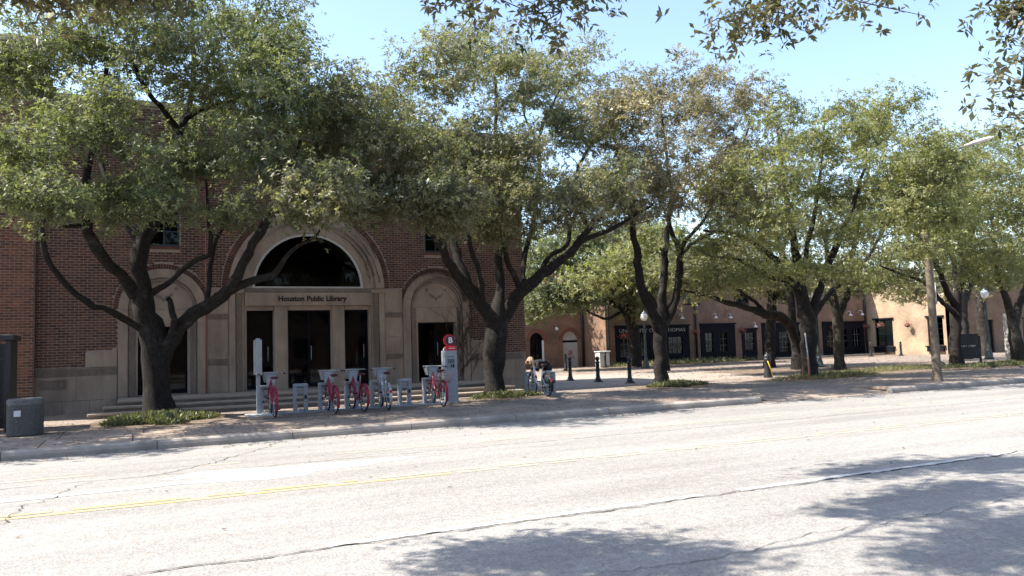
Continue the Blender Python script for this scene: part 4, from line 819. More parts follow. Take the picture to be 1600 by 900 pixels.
    tag(np_mesh('crown', V, np.arange(4*N).reshape(N,4), leaf, root, tint), kind='stuff')
    return root
ROW = 'oaks lining the far pavement'
make_tree('oak_tree', 'spreading dark-trunked oak before the library\'s left niche, one limb bent low and long', TREE_A, CROWN_A, LOAK_G, 1, L=.098, W=.0205, ros=48, dens=1.14)
make_tree('oak_tree', 'broad oak forking low beside the ticket kiosk at the library corner', TREE_B, CROWN_B, LOAK, 2, L=.098, W=.0205, ros=50, dens=1.15)
make_tree('oak_tree', 'oak with three upright limbs rising behind the row of black bollards', TREE_C, CROWN_C, LOAK_B, 3, L=.098, W=.0195, ros=52, dens=.98)
make_tree('oak_tree', 'wide oak with a thin pipe and orange cord up its thick trunk', TREE_D, CROWN_D, LOAK_Y, 4, L=.098, W=.0205, ros=52, dens=.98)
make_tree('oak_tree', 'oak whose long bough arches left before the campus shopfront', TREE_E, CROWN_E, LOAK, 5, L=.15, W=.03, ros=30, dens=1.3, spread=(.55,.55,.25))
make_tree('oak_tree', 'slim forked oak before the dark shopfront beside the sunlit brick wall', TREE_F, CROWN_F, LOAK, 6, L=.14, W=.028, ros=30, dens=1.3, spread=(.5,.5,.24), bark=BARK_L)
make_tree('oak_tree', 'oak standing against the dark notice board', TREE_G, CROWN_G, LOAK_Y, 7, L=.102, W=.021, ros=52, dens=1.0, spread=(.38,.38,.18))
make_tree('oak_tree', 'oak leaning over the verge beyond the notice board', TREE_H, CROWN_H, LOAK_Y, 8, L=.108, W=.022, ros=46, dens=1.1, spread=(.5,.5,.2), bark=BARK_L)
make_tree('oak_tree', 'bright green low oak against the campus lettering', TREE_I, CROWN_I, LOAK_G, 9, L=.2, W=.042, ros=26, dens=1.3, spread=(.6,.6,.3))
make_tree('oak_tree', 'oak rising behind the bollard with the yellow strap', TREE_J, CROWN_J, LOAK, 10, L=.17, W=.034, ros=24, dens=1.3, spread=(.6,.6,.3))
make_tree('oak_tree', 'pale-trunked oak behind the notice board', TREE_K, CROWN_K, LOAK, 11, L=.18, W=.036, ros=24, dens=1.3, spread=(.6,.6,.3), bark=BARK_L)
make_tree('oak_tree', 'mottled oak close behind the globe lamp post', TREE_L, CROWN_L, LOAK, 12, L=.2, W=.04, ros=24, dens=1.3, spread=(.65,.65,.32), bark=BARK_L)
# trees farther back, over and beyond the campus buildings
far = [((21,50,0),11,5,'tree behind the campus arches beside the library'),((47,62,0),9,5,'broad tree rising behind the dark shopfronts'),((62,58,0),9,5,'tree rising behind the sunlit brick wall'),
       ((78,52,0),10,5.5,'tree beyond the shaded street wall'),((58,30,0),9.0,4.2,'street tree beside the shaded street wall'),((78,31,0),9.5,5,'street tree farther along the shaded wall'),((100,34,0),10,6,'last street tree at the end of the wall'),((108,50,0),11,7,'large tree closing the far end of the street'),((36,66,0),8.5,5,'tree above the roof of the lettered shopfront')]
for i, ((x,y,z),hh,rad,lbl) in enumerate(far):
    g = np.random.default_rng(50+i)
    lim = [[(x,y,.1,.38),(x+.1,y,1.5,.28),(x-.1,y,hh*.4,.24),(x+.1,y,hh*.65,.14),(x,y,hh*.9,.05)]]
    cr = []
    for k in range(6):
        a = k*1.05+g.uniform(0,.5); q = rad*g.uniform(.35,.6); zz = hh*g.uniform(.45,.75)
        lim.append([(x,y,hh*.38,.14),(x+q*.5*math.cos(a),y+q*.5*math.sin(a),hh*.5,.1),(x+q*math.cos(a),y+q*math.sin(a),zz,.05)])
        cr.append((x+q*1.2*math.cos(a),y+q*1.2*math.sin(a),zz+.4,rad*.5,rad*.5,hh*.13,15))
    cr.append((x,y,hh*.82,rad*.6,rad*.6,hh*.14,22))
    make_tree('background_tree', lbl, lim, cr, (LOAK, LOAK_Y, LOAK_G)[i % 3], 60+i, L=.27, W=.055, ros=26, spread=(.9,.9,.42), twigs=2, group='trees behind the campus')
make_tree('oak_tree', 'oak in the plaza hidden behind the three-limbed one', [[(24.7,34,.12,.36),(24.7,34,1.6,.28),(24.8,34,3.0,.24),(25,34,5,.14),(24.8,34,7,.06)],[(24.8,34,3.0,.16),(23.4,33.6,4.4,.12),(22,33.2,5.4,.06)],[(24.8,34,3.0,.16),(26.6,34,4.6,.11),(28.2,34,5.6,.05)]],
    [(22.4,33.4,5.6,1.7,1.6,.9,26),(24.6,34.6,6.8,2.0,1.8,.9,30),(27.2,34,6.0,1.8,1.6,.9,26),(25.2,33,5.0,1.8,1.2,.6,18),(29.4,34.5,5.2,1.5,1.4,.7,16),(20.6,33.6,5.0,1.2,1.2,.6,14)], LOAK_Y, 31, L=.17, W=.036, ros=30, spread=(.6,.6,.3))
make_tree('oak_tree', 'oak standing by the gate end of the library, its crown reaching over the bin', [[(-8.6,21.8,.12,.42),(-8.5,21.8,1.6,.33),(-8.3,21.8,3,.28),(-8,21.8,5.2,.18),(-7.8,21.8,8,.08)],[(-8.3,21.8,3,.18),(-6.6,20.8,4.8,.12),(-5.0,19.8,6.0,.06)],[(-8.3,21.8,3,.16),(-7.4,19.8,5,.1),(-6.6,18.4,6.2,.05)],[(-8.3,21.8,3,.16),(-10,20,5,.1),(-11.5,18.6,6.4,.05)]],
    [(-5.4,19.6,6.4,1.2,1.2,.6,26),(-6.6,18.2,6.6,1.5,1.2,.6,30),(-8.6,18.0,7.0,1.8,1.2,.7,34),(-7.6,20.4,8.0,2.0,1.8,.9,34),(-10.6,19,7,1.8,1.6,.8,26),(-8,21.8,9.2,2.4,2,.9,30),(-5.2,18.0,7.6,.9,.9,.5,14)], LOAK_G, 32, L=.14, W=.032, ros=30)
# near-side street trees whose boughs hang over the camera
N1 = [[(-5.6,.3,.05,.30),(-5.5,.4,1.2,.25),(-5.2,.7,2.8,.2),(-4.4,2.0,4.4,.12),(-3.2,4.2,5.8,.06),(-1.9,6.6,6.7,.03),(.4,6.7,6.9,.022),(2.2,7.6,7.0,.018),(4.2,8.5,7.0,.012)],
      [(-3.0,4.5,5.8,.04),(-1.9,5.6,5.5,.03),(-1.1,6.5,5.3,.022),(-.4,7.3,5.1,.012)],
      [(.4,6.7,6.9,.02),(1.6,6.0,6.4,.018),(3.2,5.6,5.7,.014),(4.8,5.3,5.0,.012),(6.0,5.1,4.8,.009)],
      [(.4,6.7,6.9,.016),(1.8,6.6,6.0,.012),(2.7,6.5,5.0,.01)],
      [(-4.6,1.2,3.6,.12),(-4.2,-.5,5.2,.1),(-3,-2,6.5,.07)]]
C1 = [(-.45,7.0,4.78,.5,.35,.2,9),(.25,7.2,4.8,.45,.35,.18,7),(-.8,7.4,4.8,.5,.4,.25,9),
      (-2.0,7.4,7.0,.8,.36,.25,34),(-1.4,6.8,7.0,.6,.3,.25,26),
      (3.5,8.9,7.1,1.0,.34,.25,36),(4.7,8.4,7.1,.9,.4,.25,36),(1.8,7.35,7.1,1.0,.28,.25,34),(2.9,7.5,7.1,.7,.28,.25,24),(.75,5.75,7.0,.7,.3,.25,26),(1.6,6.1,7.0,.8,.28,.25,28),
      (2.85,6.6,4.92,.25,.2,.08,2),(3.5,6.2,4.74,.3,.2,.12,3),(3.2,6.2,5.15,.45,.3,.15,3),(4.8,5.3,4.42,.18,.15,.12,2),(5.35,5.2,4.6,.33,.18,.10,2),(5.2,5.4,4.95,.5,.3,.12,2),(6.1,4.95,4.7,.2,.15,.1,1),(-3.6,-1.5,6.6,2.2,2.0,.8,30)]
LNEAR = leaf_mat('near_oak_leaf', [(.045,.056,.022),(.07,.085,.03),(.10,.108,.04),(.15,.125,.06)], .34)
make_tree('street_tree', 'near oak whose leafy sprays hang down from above the road', N1, C1, LNEAR, 21, L=.085, W=.016, ros=30, per=7, spread=(.24,.24,.15), twigs=5)
N2 = [[(12.2,-1.2,.05,.30),(12.1,-1.1,1.5,.24),(11.6,-.5,3.2,.14),(10.4,1.0,4.8,.035),(9.0,2.6,5.6,.022),(7.9,3.9,5.4,.018),(7.2,4.6,4.7,.012)],
      [(10.4,1.0,4.8,.03),(9.3,.8,6.0,.02),(7.6,1.6,6.8,.015)],[(9.0,2.6,5.6,.02),(8.6,4.4,6.6,.016),(7.4,5.9,7.0,.012)]]
C2 = [(7.35,4.25,4.4,.22,.22,.35,5),(7.35,4.5,5.3,.25,.25,.3,3),(8.0,4.6,5.9,.9,.7,.4,12),(7.05,4.25,3.65,.16,.2,.28,5),(7.4,6.2,7.1,1.2,.9,.4,16),(7.6,1.8,6.9,1.5,1.1,.5,26),(9.6,2.0,6.6,1.5,1.4,.6,26),(6.2,1.6,6.4,1.0,.9,.4,14),(8.2,3.0,6.6,1.0,.9,.4,14)]
make_tree('street_tree', 'near oak with dark sprays hanging beside the road opposite the notice board', N2, C2, LNEAR, 22, L=.085, W=.016, ros=28, per=7, spread=(.22,.22,.15), twigs=5)

# unseen oaks added behind the camera to dim the skylight on the facade
for i in range(9):
    x = -34+9.5*i; y = -6.5-1.2*(i % 2); g = np.random.default_rng(200+i)
    lim = [[(x,y,.05,.35),(x,y,2.5,.26),(x+.2,y,5,.18),(x,y,8.5,.05)]]; cr = []
    for k in range(6):
        a = k*1.05+g.uniform(0,.5); lim.append([(x,y,3.2,.14),(x+1.6*math.cos(a),y+1.6*math.sin(a),5.2,.1),(x+3*math.cos(a),y+3*math.sin(a),7,.05)])
        cr.append((x+3.3*math.cos(a),y+2.6*math.sin(a),6.6+g.uniform(-1,1.5),2.0,1.8,1.3,12))
    cr.append((x,y,9,2.4,2.2,1.2,18))
    make_tree('street_tree', 'unseen oak in the row added on the near side of the road', lim, cr, LOAK, 210+i, L=.34, W=.09, ros=20, spread=(.9,.9,.45), twigs=2, group='added near-side oaks')

ap = tag(empty('added_apartment_block', (5,-22,.1)), 'unseen dark brick apartment block added behind the near-side oaks', 'building')  # unseen block added to darken door-glass reflections and cut ambient light
MB().box(-75,75,-10,0,0,7.5).build('wall', brickwall_mat('added_block_brick', (.10,.055,.042), (.07,.04,.03), (.18,.15,.13)), ap); MB().box(-75.4,75.4,-10.4,.4,7.503,7.8).build('roof', CONC_D, ap)
for i in range(24):
    for z in (1.2,4.4):
        wd = MB().box(-70+6*i,-68.4+6*i,.003,.06,z,z+1.7).build('window', BRONZE, ap); MB().box(-69.92+6*i,-68.48+6*i,.061,.07,z+.08,z+1.62).build('pane', mat('dark_pane', (.02,.024,.03), .15, .2, 3), wd)

# ------------------------------------------------------------------ bike-share station
def wheel(parent, y, z, name):
    w_ = MB().ring((0,y,z), .315, .022, 30, 6).build(name, RUBBER, parent)
    MB().ring((0,y,z), .285, .011, 30, 5).build('rim', ALU, w_)
    sp = MB()
    for k in range(14):
        a = 2*math.pi*k/14; sp.tube([(.02*(-1)**k,y,z),(0,y+.28*math.cos(a),z+.28*math.sin(a))], .0022, 3)
    sp.tube([(-.05,y,z),(.05,y,z)], .022, 8); sp.build('spokes', ALU, w_)
    return w_
def bike(label, loc, rz, paint, basket=True, rear_basket=False, fender=None, group=None):
    t = tag(empty('share_bicycle', loc, rz), label, 'bicycle', group); zw = .337; yr, yf = -.53, .53
    wheel(t, yr, zw, 'rear_wheel'); wheel(t, yf, zw, 'front_wheel')
    fm = MB().tube([(0,.40,.80),(0,.36,.66),(0,.22,.42),(0,.02,.31),(0,-.10,.30)], [.034,.036,.036,.034,.034], 10)
    fm.tube([(0,-.10,.28),(0,-.17,.55),(0,-.22,.74)], .024, 8)
    for s in (-1, 1):
        fm.tube([(s*.02,-.10,.30),(s*.055,-.35,.32),(s*.055,yr,zw)], .013, 6).tube([(s*.02,-.19,.62),(s*.055,-.38,.47),(s*.055,yr,zw)], .010, 6)
        fm.tube([(s*.02,.42,.74),(s*.055,.46,.64),(s*.055,yf,zw)], .015, 6)
    fm.tube([(0,.38,.70),(0,.44,.92)], .024, 8)
    fm.build('frame', paint, t)
    MB().tube([(0,-.21,.72),(0,-.255,.90)], .016, 8).build('seat_post', ALU, t)
    sd = MB(); prof_ = [(-.14,.09,.0),(-.08,.105,.012),(0,.07,.006),(.08,.035,-.005),(.14,.022,-.012)]
    vs = []
    for (yy,hw,dz) in prof_:
        for k in range(8):
            a = 2*math.pi*k/8; vs.append((hw*math.cos(a), -.27+yy, .925+dz+.028*math.sin(a)))
    sd.add(vs, [(i*8+k, i*8+(k+1)%8, (i+1)*8+(k+1)%8, (i+1)*8+k) for i in range(4) for k in range(8)]+[tuple(range(7,-1,-1)), tuple(32+k for k in range(8))], True).build('saddle', SADDLE, t)
    hb = MB().tube([(-.29,.22,1.02),(-.26,.30,1.04),(-.12,.40,1.03),(0,.43,1.0),(.12,.40,1.03),(.26,.30,1.04),(.29,.22,1.02)], .012, 6)
    hb.tube([(0,.44,.9),(0,.43,1.01)], .016, 6); hb.build('handlebar', ALU, t)
    for s in (-1, 1): MB().tube([(s*.285,.24,1.025),(s*.305,.12,1.01)], .018, 7).build('grip', RUBBER, t)
    # front basket: tapered shell with a bright rim
    bk = MB(); b0 = [(-.12,.47),(.12,.47),(.14,.66),(-.14,.66)]; b1 = [(-.17,.42),(.17,.42),(.19,.72),(-.19,.72)]
    bk.add([(x,y,.80) for x,y in b0]+[(x,y,1.03) for x,y in b1], [(3,2,1,0)]+[(i,(i+1)%4,4+(i+1)%4,4+i) for i in range(4)])
    bk.box(-.10, .10, .405, .425, .74, 1.0)
    if basket:
        bo = bk.build('front_basket', GREYPAINT, t)
        MB().tube([(-.175,.415,1.035),(.175,.415,1.035),(.195,.725,1.035),(-.195,.725,1.035)], .014, 6, closed=True).build('rim', SILVER, bo)
    fd = MB(); n = 14; w_ = .034; R_ = .362; pts = []
    for k in range(n+1):
        a = R(25)+R(185)*k/n; pts.append((yr+R_*math.cos(a), zw+R_*math.sin(a)))
    vs = []
    for (yy,zz) in pts: vs += [(-w_,yy,zz),(w_,yy,zz)]
    fd.add(vs, [(2*i,2*i+1,2*i+3,2*i+2) for i in range(n)])
    for s in (-1, 1):
        arcp = pts[1:9]; hub = (yr+.06, zw+.10)
        vs = [(s*w_,yy,zz) for yy,zz in arcp]+[(s*.05,hub[0]+.1,hub[1]),(s*.05,hub[0],hub[1]+.03)]
        # skirt guard as a fan of thin ribs
        for i in range(0, 8): fd.tube([(s*w_, *arcp[i]), (s*.045, yr+.04+.10*(4-i)/8, zw+.06)], .004, 4)
    fd.build('rear_fender', fender or paint, t)
    ff = MB(); vs = []
    for k in range(11): a = R(30)+R(120)*k/10; vs += [(-.03,yf+.36*math.cos(a),zw+.36*math.sin(a)),(.03,yf+.36*math.cos(a),zw+.36*math.sin(a))]
    ff.add(vs, [(2*i,2*i+1,2*i+3,2*i+2) for i in range(10)]).build('front_fender', fender or paint, t)
    cg = MB().ring((.06,-.10,.30), .085, .012, 16, 5).tube([(.06,-.10,.385),(.055,yr,zw+.05)], .012, 5).tube([(.06,-.10,.215),(.055,yr,zw-.05)], .010, 5); cg.build('chain_guard', RUBBER, t)
    cr_ = MB().tube([(.08,-.10,.30),(.09,-.02,.16)], .011, 6).tube([(-.08,-.10,.30),(-.09,-.18,.44)], .011, 6).build('crank', ALU, t)
    MB().box(.09,.17,-.06,.02,.145,.17).box(-.17,-.09,-.22,-.14,.43,.455).build('pedal', RUBBER, cr_)
    MB().box(-.03,.03,yr-.38,yr-.355,zw+.12,zw+.19).build('tail_light', REDSIGN, t)
    if rear_basket:
        rb = MB(); z0, z1 = .62, .88
        for zz, q in ((z0,.0),(z0+.09,.012),(z0+.18,.024),(z1,.036)):
            rb.tube([(-.15-q,yr-.20-q,zz),(.15+q,yr-.20-q,zz),(.15+q,yr+.17+q,zz),(-.15-q,yr+.17+q,zz)], .007, 4, closed=True)
        for k in range(9):
            x = -.15+.0375*k
            for yy, q in ((yr-.20,-.036),(yr+.17,.036)): rb.tube([(x,yy,z0),(x*1.2,yy+q,z1)], .0045, 4)
        for k in range(9):
            y_ = yr-.20+.046*k
            for s in (-1,1): rb.tube([(s*.15,y_,z0),(s*.186,y_,z1)], .0045, 4)
        for k in range(7): rb.tube([(-.15+.05*k,yr-.2,z0),(-.15+.05*k,yr+.17,z0)], .004, 4)
        rb.build('rear_basket', mat('pinkish_wire', (.42,.30,.29), .5, .15, 8), t)
    return t
def dock(label, loc, group):
    t = tag(empty('bicycle_dock', loc), label, 'bike dock', group)
    for s in (-1, 1): MB().bbox(s*.13-.05, s*.13+.05, -.05, .09, .0, .63, .018).build('post', GREYPAINT, t)
    MB().bbox(-.185, .185, -.06, .10, .632, .71, .03).build('top_bar', GREYPAINT, t)
    MB().box(-.079, .079, -.02, .05, .46, .51).box(-.079, .079, -.02, .05, .56, .60).build('cross_bar', GREYPAINT, t)
    MB().box(.085,.14,-.058,-.051,.32,.42).box(-.11,-.082,-.056,-.051,.28,.33).build('latch', RUBBER, t)
    MB().box(-.05,.05,-.08,.06,.02,.08).build('wheel_guide', ALU, t)
    return t
DK = 'docks of the bike station row'
for x, lab in ((3.02,'grey bike dock holding the bicycle beside the map post'),(3.85,'empty grey bike dock beside the bicycle by the map post'),(4.48,'grey bike dock holding the first of two neighbouring red bicycles'),(5.16,'grey bike dock holding the red bicycle next to the silver one'),(5.84,'grey bike dock holding the silver bicycle'),(6.60,'empty grey bike dock between the silver and the rear-basket bicycles'),(7.30,'grey bike dock holding the bicycle with the wire rear basket')):
    dock(lab, (x, 20.75, .17), DK)
rail = MB().bbox(2.5, 7.75, 20.45, 20.95, .152, .185, .01).build('dock_rail', GREYPAINT); tag(rail, 'long grey steel floor plate carrying the row of bike docks', 'base plate')
BK = 'red share bicycles'
bike('red share bicycle parked beside the grey map post', (3.05,20.03,.152), R(-3), RED)
bike('red share bicycle standing next to an empty dock, saddle level', (4.47,20.02,.152), R(-2), RED)
bike('red share bicycle between another red one and the silver one', (5.14,20.04,.152), R(2), RED)
bike('silver-framed share bicycle with maroon saddle in the dock row', (5.84,20.06,.152), R(-6), SILVER)
bike('red share bicycle with a wire basket over its rear wheel beside the kiosk', (7.30,20.10,.152), R(-4), RED, rear_basket=True)
bike('white and black bicycle docked beyond the tree, person bending over it', (10.98,21.30,.152), R(-3), WHITE, fender=RUBBER, basket=False)
dock('grey bike dock holding the white bicycle', (11.02,22.02,.152), 'docks beyond the tree'); dock('empty grey bike dock beside the white bicycle', (11.66,21.92,.152), 'docks beyond the tree')
pl = MB().bbox(10.72, 12.0, 21.75, 22.15, .152, .17, .008).build('dock_rail', GREYPAINT); tag(pl, 'short grey floor plate under the two docks beyond the tree', 'base plate')
# map post
mp = tag(empty('map_post', (2.78,20.5,.15)), 'slim grey post with a tall narrow map panel ending the dock row', 'signpost')
MB().bbox(-.045,.045,-.05,.05,.05,1.9,.008).build('post', GREYPAINT, mp)
MB().bbox(-.075,.06,-.26,.26,1.0,1.86,.012).build('map_panel', mat('panel_grey', (.30,.31,.32), .5, .15, 7), mp)
MB().bbox(-.28,.30,-.22,.25,.0,.05,.02).build('foot', mat('pale_foot', (.55,.55,.53), .6, .15, 5), mp)
# kiosk
kx, ky = 7.98, 20.95; ks = tag(empty('ticket_kiosk', (kx,ky,.15), R(-6)), 'slim grey ticket kiosk with red cap and round letter sign', 'kiosk')
body = MB(); prf = [(-.20,-.02),(-.20,-.10),(-.17,-.145),(.18,-.145),(.20,-.12),(.20,.14),(-.20,.14)]
rows = [(.02,1.06),(.22,1.05),(.24,1.0),(1.3,.96),(1.44,.94)]
vs = [(x*k,y*k,z) for z,k in rows for x,y in prf]; n = len(prf)
body.add(vs, [tuple(range(n-1,-1,-1)), tuple((len(rows)-1)*n+i for i in range(n))]+[(j*n+i, j*n+(i+1)%n, (j+1)*n+(i+1)%n, (j+1)*n+i) for j in range(len(rows)-1) for i in range(n)]); body.build('body', GREYPAINT, ks)
MB().bbox(-.21,.21,-.165,.15,-.0,.02,.004).build('foot_plate', GREYPAINT, ks)
MB().tube([(-.205,-.09,.06),(-.198,-.09,.7),(-.190,-.085,1.3),(-.17,-.075,1.47),(-.13,-.07,1.52)], .028, 8).build('side_trim', SILVER, ks)
cap = MB().bbox(-.13,.19,-.142,.13,1.442,1.56,.02).build('cap', REDSIGN, ks)
MB().box(-.04,.14,-.1435,-.142,1.495,1.512).build('white_stripe', WHITE, cap)
dsk = MB(); vs = []
for (rad,yy) in ((.165,-.03),(.165,.05)):
    for k in range(28): a = 2*math.pi*k/28; vs.append((.01+rad*math.cos(a), yy, 1.725+rad*math.sin(a)))
dsk.add(vs, [tuple(range(27,-1,-1)) [::-1], tuple(range(55,27,-1)), *[(k,k+28,(k+1)%28+28,(k+1)%28) for k in range(28)]]); dk_ = dsk.build('round_sign', REDSIGN, ks)
MB().prism_xz(arc(.03,1.722,.132,0,2*math.pi*27/28,27), -.036, -.029).build('sign_face', NAVY, dk_)
text_obj('B', .22, WHITE, 'letter', dk_, (.035,-.041,1.722), (math.pi/2,0,0), .003, .008)
sc = MB().box(-.10,.12,-.150,-.137,.95,1.22).build('screen_panel', mat('screen_grey', (.22,.24,.27), .35, .15, 6), ks)
MB().box(-.085,.105,-.153,-.150,1.09,1.20).build('screen', mat('screen_dark', (.10,.12,.15), .2, .2, 8), sc)
MB().box(.0,.04,-.156,-.150,.99,1.05).box(.055,.1,-.154,-.150,.97,1.06).build('card_reader', RUBBER, sc)
MB().box(-.09,-.04,-.146,-.138,1.26,1.28).box(-.02,.03,-.146,-.138,1.26,1.28).box(.05,.10,-.146,-.138,1.26,1.28).build('coin_slots', RUBBER, ks)

# ------------------------------------------------------------------ person bending over the white bicycle
SKIN = mat('skin', (.50,.30,.22), .6, .1, 10); HAIR = mat('fair_hair', (.42,.27,.17), .6, .35, 30); CLOTH = mat('black_cloth', (.012,.012,.014), .85, .3, 20)
def skin_mesh(name, pts, edges, rad, material, parent, root=0, sub=2):
    me = bpy.data.meshes.new(name); me.from_pydata(pts, edges, []); o = bpy.data.objects.new(name, me); col.objects.link(o)
    m = o.modifiers.new('s', 'SKIN'); m.use_smooth_shade = True; m.branch_smoothing = .4; o.modifiers.new('u', 'SUBSURF').levels = sub
    for i, r_ in enumerate(rad): v = me.skin_vertices[0].data[i]; v.radius = r_ if isinstance(r_, tuple) else (r_, r_); v.use_root = (i == root)
    dg = bpy.context.evaluated_depsgraph_get(); dg.update(); m2 = bpy.data.meshes.new_from_object(o.evaluated_get(dg)); bpy.data.objects.remove(o)
    m2.materials.clear(); m2.materials.append(material); q = bpy.data.objects.new(name, m2); col.objects.link(q); q.parent = parent; return q
pe = tag(empty('person', (11.84,22.42,.19)), 'person in black clothes with fair hair bending over the white bicycle', 'person')
# local frame: x along the torso (head towards -x)
hip = (0,0,.84); pts = [hip,(-.16,0,.90),(-.34,0,.92),(-.44,0,.91),(-.50,0,.93),(-.58,0,.97),(-.62,0,1.02),
 (0,-.09,.82),(.04,-.10,.45),(.03,-.10,.09),(-.10,-.10,.03),(0,.09,.82),(-.03,.10,.46),(.06,.10,.09),(-.07,.10,.03),
 (-.42,-.17,.90),(-.46,-.24,.68),(-.58,-.30,.78),(-.62,-.32,.82),(-.42,.17,.90),(-.42,.20,.66),(-.56,.02,.66),(-.60,-.02,.66)]
ed = [(0,1),(1,2),(2,3),(3,4),(4,5),(5,6),(0,7),(7,8),(8,9),(9,10),(0,11),(11,12),(12,13),(13,14),(3,15),(15,16),(16,17),(17,18),(3,19),(19,20),(20,21),(21,22)]
rad = [.085,.085,.085,.08,.055,.085,.07,.06,.045,.036,.036,.06,.045,.036,.036,.06,.042,.032,.03,.06,.042,.032,.03]
body_o = skin_mesh('body', pts, ed, rad, SKIN, pe)
skin_mesh('top', [pts[i] for i in (0,1,2,3,15,16,17,19,20,21)], [(0,1),(1,2),(2,3),(3,4),(4,5),(5,6),(3,7),(7,8),(8,9)], [.15,.15,.145,.13,.085,.062,.05,.085,.062,.05], CLOTH, pe)
skin_mesh('trousers', [pts[i] for i in (0,7,8,9,11,12,13)]+[(-.05,0,.87)], [(0,1),(1,2),(2,3),(0,4),(4,5),(5,6),(0,7)], [.15,.125,.095,.075,.125,.095,.075,.15], CLOTH, pe)
for s, i in ((-1,10),(1,14)):
    p = pts[i]; MB().bbox(p[0]-.10, p[0]+.16, p[1]-.045, p[1]+.045, .0, .09, .02).build('shoe', RUBBER, pe)
# face features and five-fingered hands
fx, fz = -.60, .99
MB().lathe([(.001,-.018),(.012,-.01),(.012,.01),(.001,.018)], 8, (fx-.07,-.028,fz-.015)).lathe([(.001,-.018),(.012,-.01),(.012,.01),(.001,.018)], 8, (fx-.07,.028,fz-.015)).build('eyes', RUBBER, body_o)
MB().tube([(fx-.075,0,fz-.01),(fx-.10,0,fz-.045),(fx-.075,0,fz-.055)], [.008,.014,.01], 6).tube([(fx-.055,-.03,fz-.075),(fx-.062,0,fz-.078),(fx-.055,.03,fz-.075)], .008, 5).build('nose_and_mouth', SKIN, body_o)
for hp, dr in (((-.62,-.32,.82),(-1,-.2,.1)),((-.60,-.02,.66),(-1,-.3,-.1))):
    hm = MB(); d = Vector(dr).normalized(); sdv = d.cross(Vector((0,0,1))).normalized(); h0 = Vector(hp)
    hm.tube([h0-d*.02, h0+d*.03, h0+d*.075], [.026,.034,.03], 8)
    for k, ln in enumerate((.058,.068,.072,.064)):
        a = h0+d*.07+sdv*(.026-.0175*k); hm.tube([a, a+d*ln*.5, a+d*ln*.8-Vector((0,0,.02)), a+d*ln*.75-Vector((0,0,.045))], [.009,.0088,.008,.007], 6)
    a = h0+d*.02+sdv*.03; hm.tube([a, a+sdv*.03+d*.025, a+sdv*.03+d*.055-Vector((0,0,.015))], [.011,.01,.008], 6)
    hm.build('hand', SKIN, body_o)
hr = MB(); hg = random.Random(4)
for k in range(150):
    a = hg.uniform(0,2*math.pi); b = hg.uniform(.15,1.25); c0 = Vector((-.60,0,1.01)); q = Vector((math.sin(b)*math.cos(a)*.095+.01, math.sin(b)*math.sin(a)*.10, math.cos(b)*.11))
    p0 = c0+q; out_ = Vector((q.x*.5-.02, q.y*.9, 0)); hr.tube([c0+Vector((0.01,0,.10)), p0, p0+out_+Vector((0,0,-.10)), p0+out_*1.25+Vector((hg.uniform(-.02,.02),hg.uniform(-.02,.02),-.19))], [.006,.012,.010,.003], 4)
hr.build('hair', HAIR, pe)

# ------------------------------------------------------------------ left edge: gate, litter bin
gt = tag(empty('iron_gate', (-3.0,20.3,.15)), 'tall black iron gate with solid cap beside the litter bin', 'gate')
MB().bbox(.50,.60,-.02,1.15,.0,1.98,.01).build('post', BLACK, gt); MB().box(-1.6,-1.5,-.02,.08,.0,1.98).build('post', BLACK, gt)
MB().bbox(-1.65,.66,-.08,1.2,1.982,2.10,.02).build('cap', BLACK, gt)
MB().box(-1.5,.5,.03,.06,.08,1.9).build('sheet', BLACK, gt)
for k in range(14): MB().box(-1.44+.14*k,-1.41+.14*k,-.01,.028,.06,1.95).build('bar', BLACK, gt)
MB().box(-1.5,.5,-.02,.029,.30,.35).box(-1.5,.5,-.02,.029,1.55,1.6).build('rail', BLACK, gt)
AGG = mat('aggregate', (.10,.094,.09), .9, .6, 55, .8, 60)
bn = tag(empty('litter_bin', (-2.0,19.25,.15)), 'round exposed-aggregate litter bin with dished lid and white sticker', 'bin')
def rsq(r_, p=4.): return [(r_*abs(math.cos(a))**(2/p)*math.copysign(1,math.cos(a)), r_*abs(math.sin(a))**(2/p)*math.copysign(1,math.sin(a))) for a in [2*math.pi*k/28 for k in range(28)]]
def loft(rows, sq, mb=None):
    mb = mb or MB(); vs = [(x,y,z) for r_,z in rows for x,y in rsq(r_, sq)]; n = 28
    return mb.add(vs, [tuple(range(n-1,-1,-1)), tuple((len(rows)-1)*n+i for i in range(n))]+[(j*n+i, j*n+(i+1)%n, (j+1)*n+(i+1)%n, (j+1)*n+i) for j in range(len(rows)-1) for i in range(n)])
loft([(.31,.0),(.325,.02),(.33,.60),(.325,.62)], 2.8).build('body', AGG, bn)
loft([(.33,.622),(.335,.66),(.335,.72),(.30,.75),(.24,.70),(.14,.66)], 2.8).build('lid', mat('bin_lid', (.13,.128,.125), .6, .3, 20), bn)
MB().box(-.17,-.05,-.338,-.330,.40,.52).build('sticker', WHITE, bn)

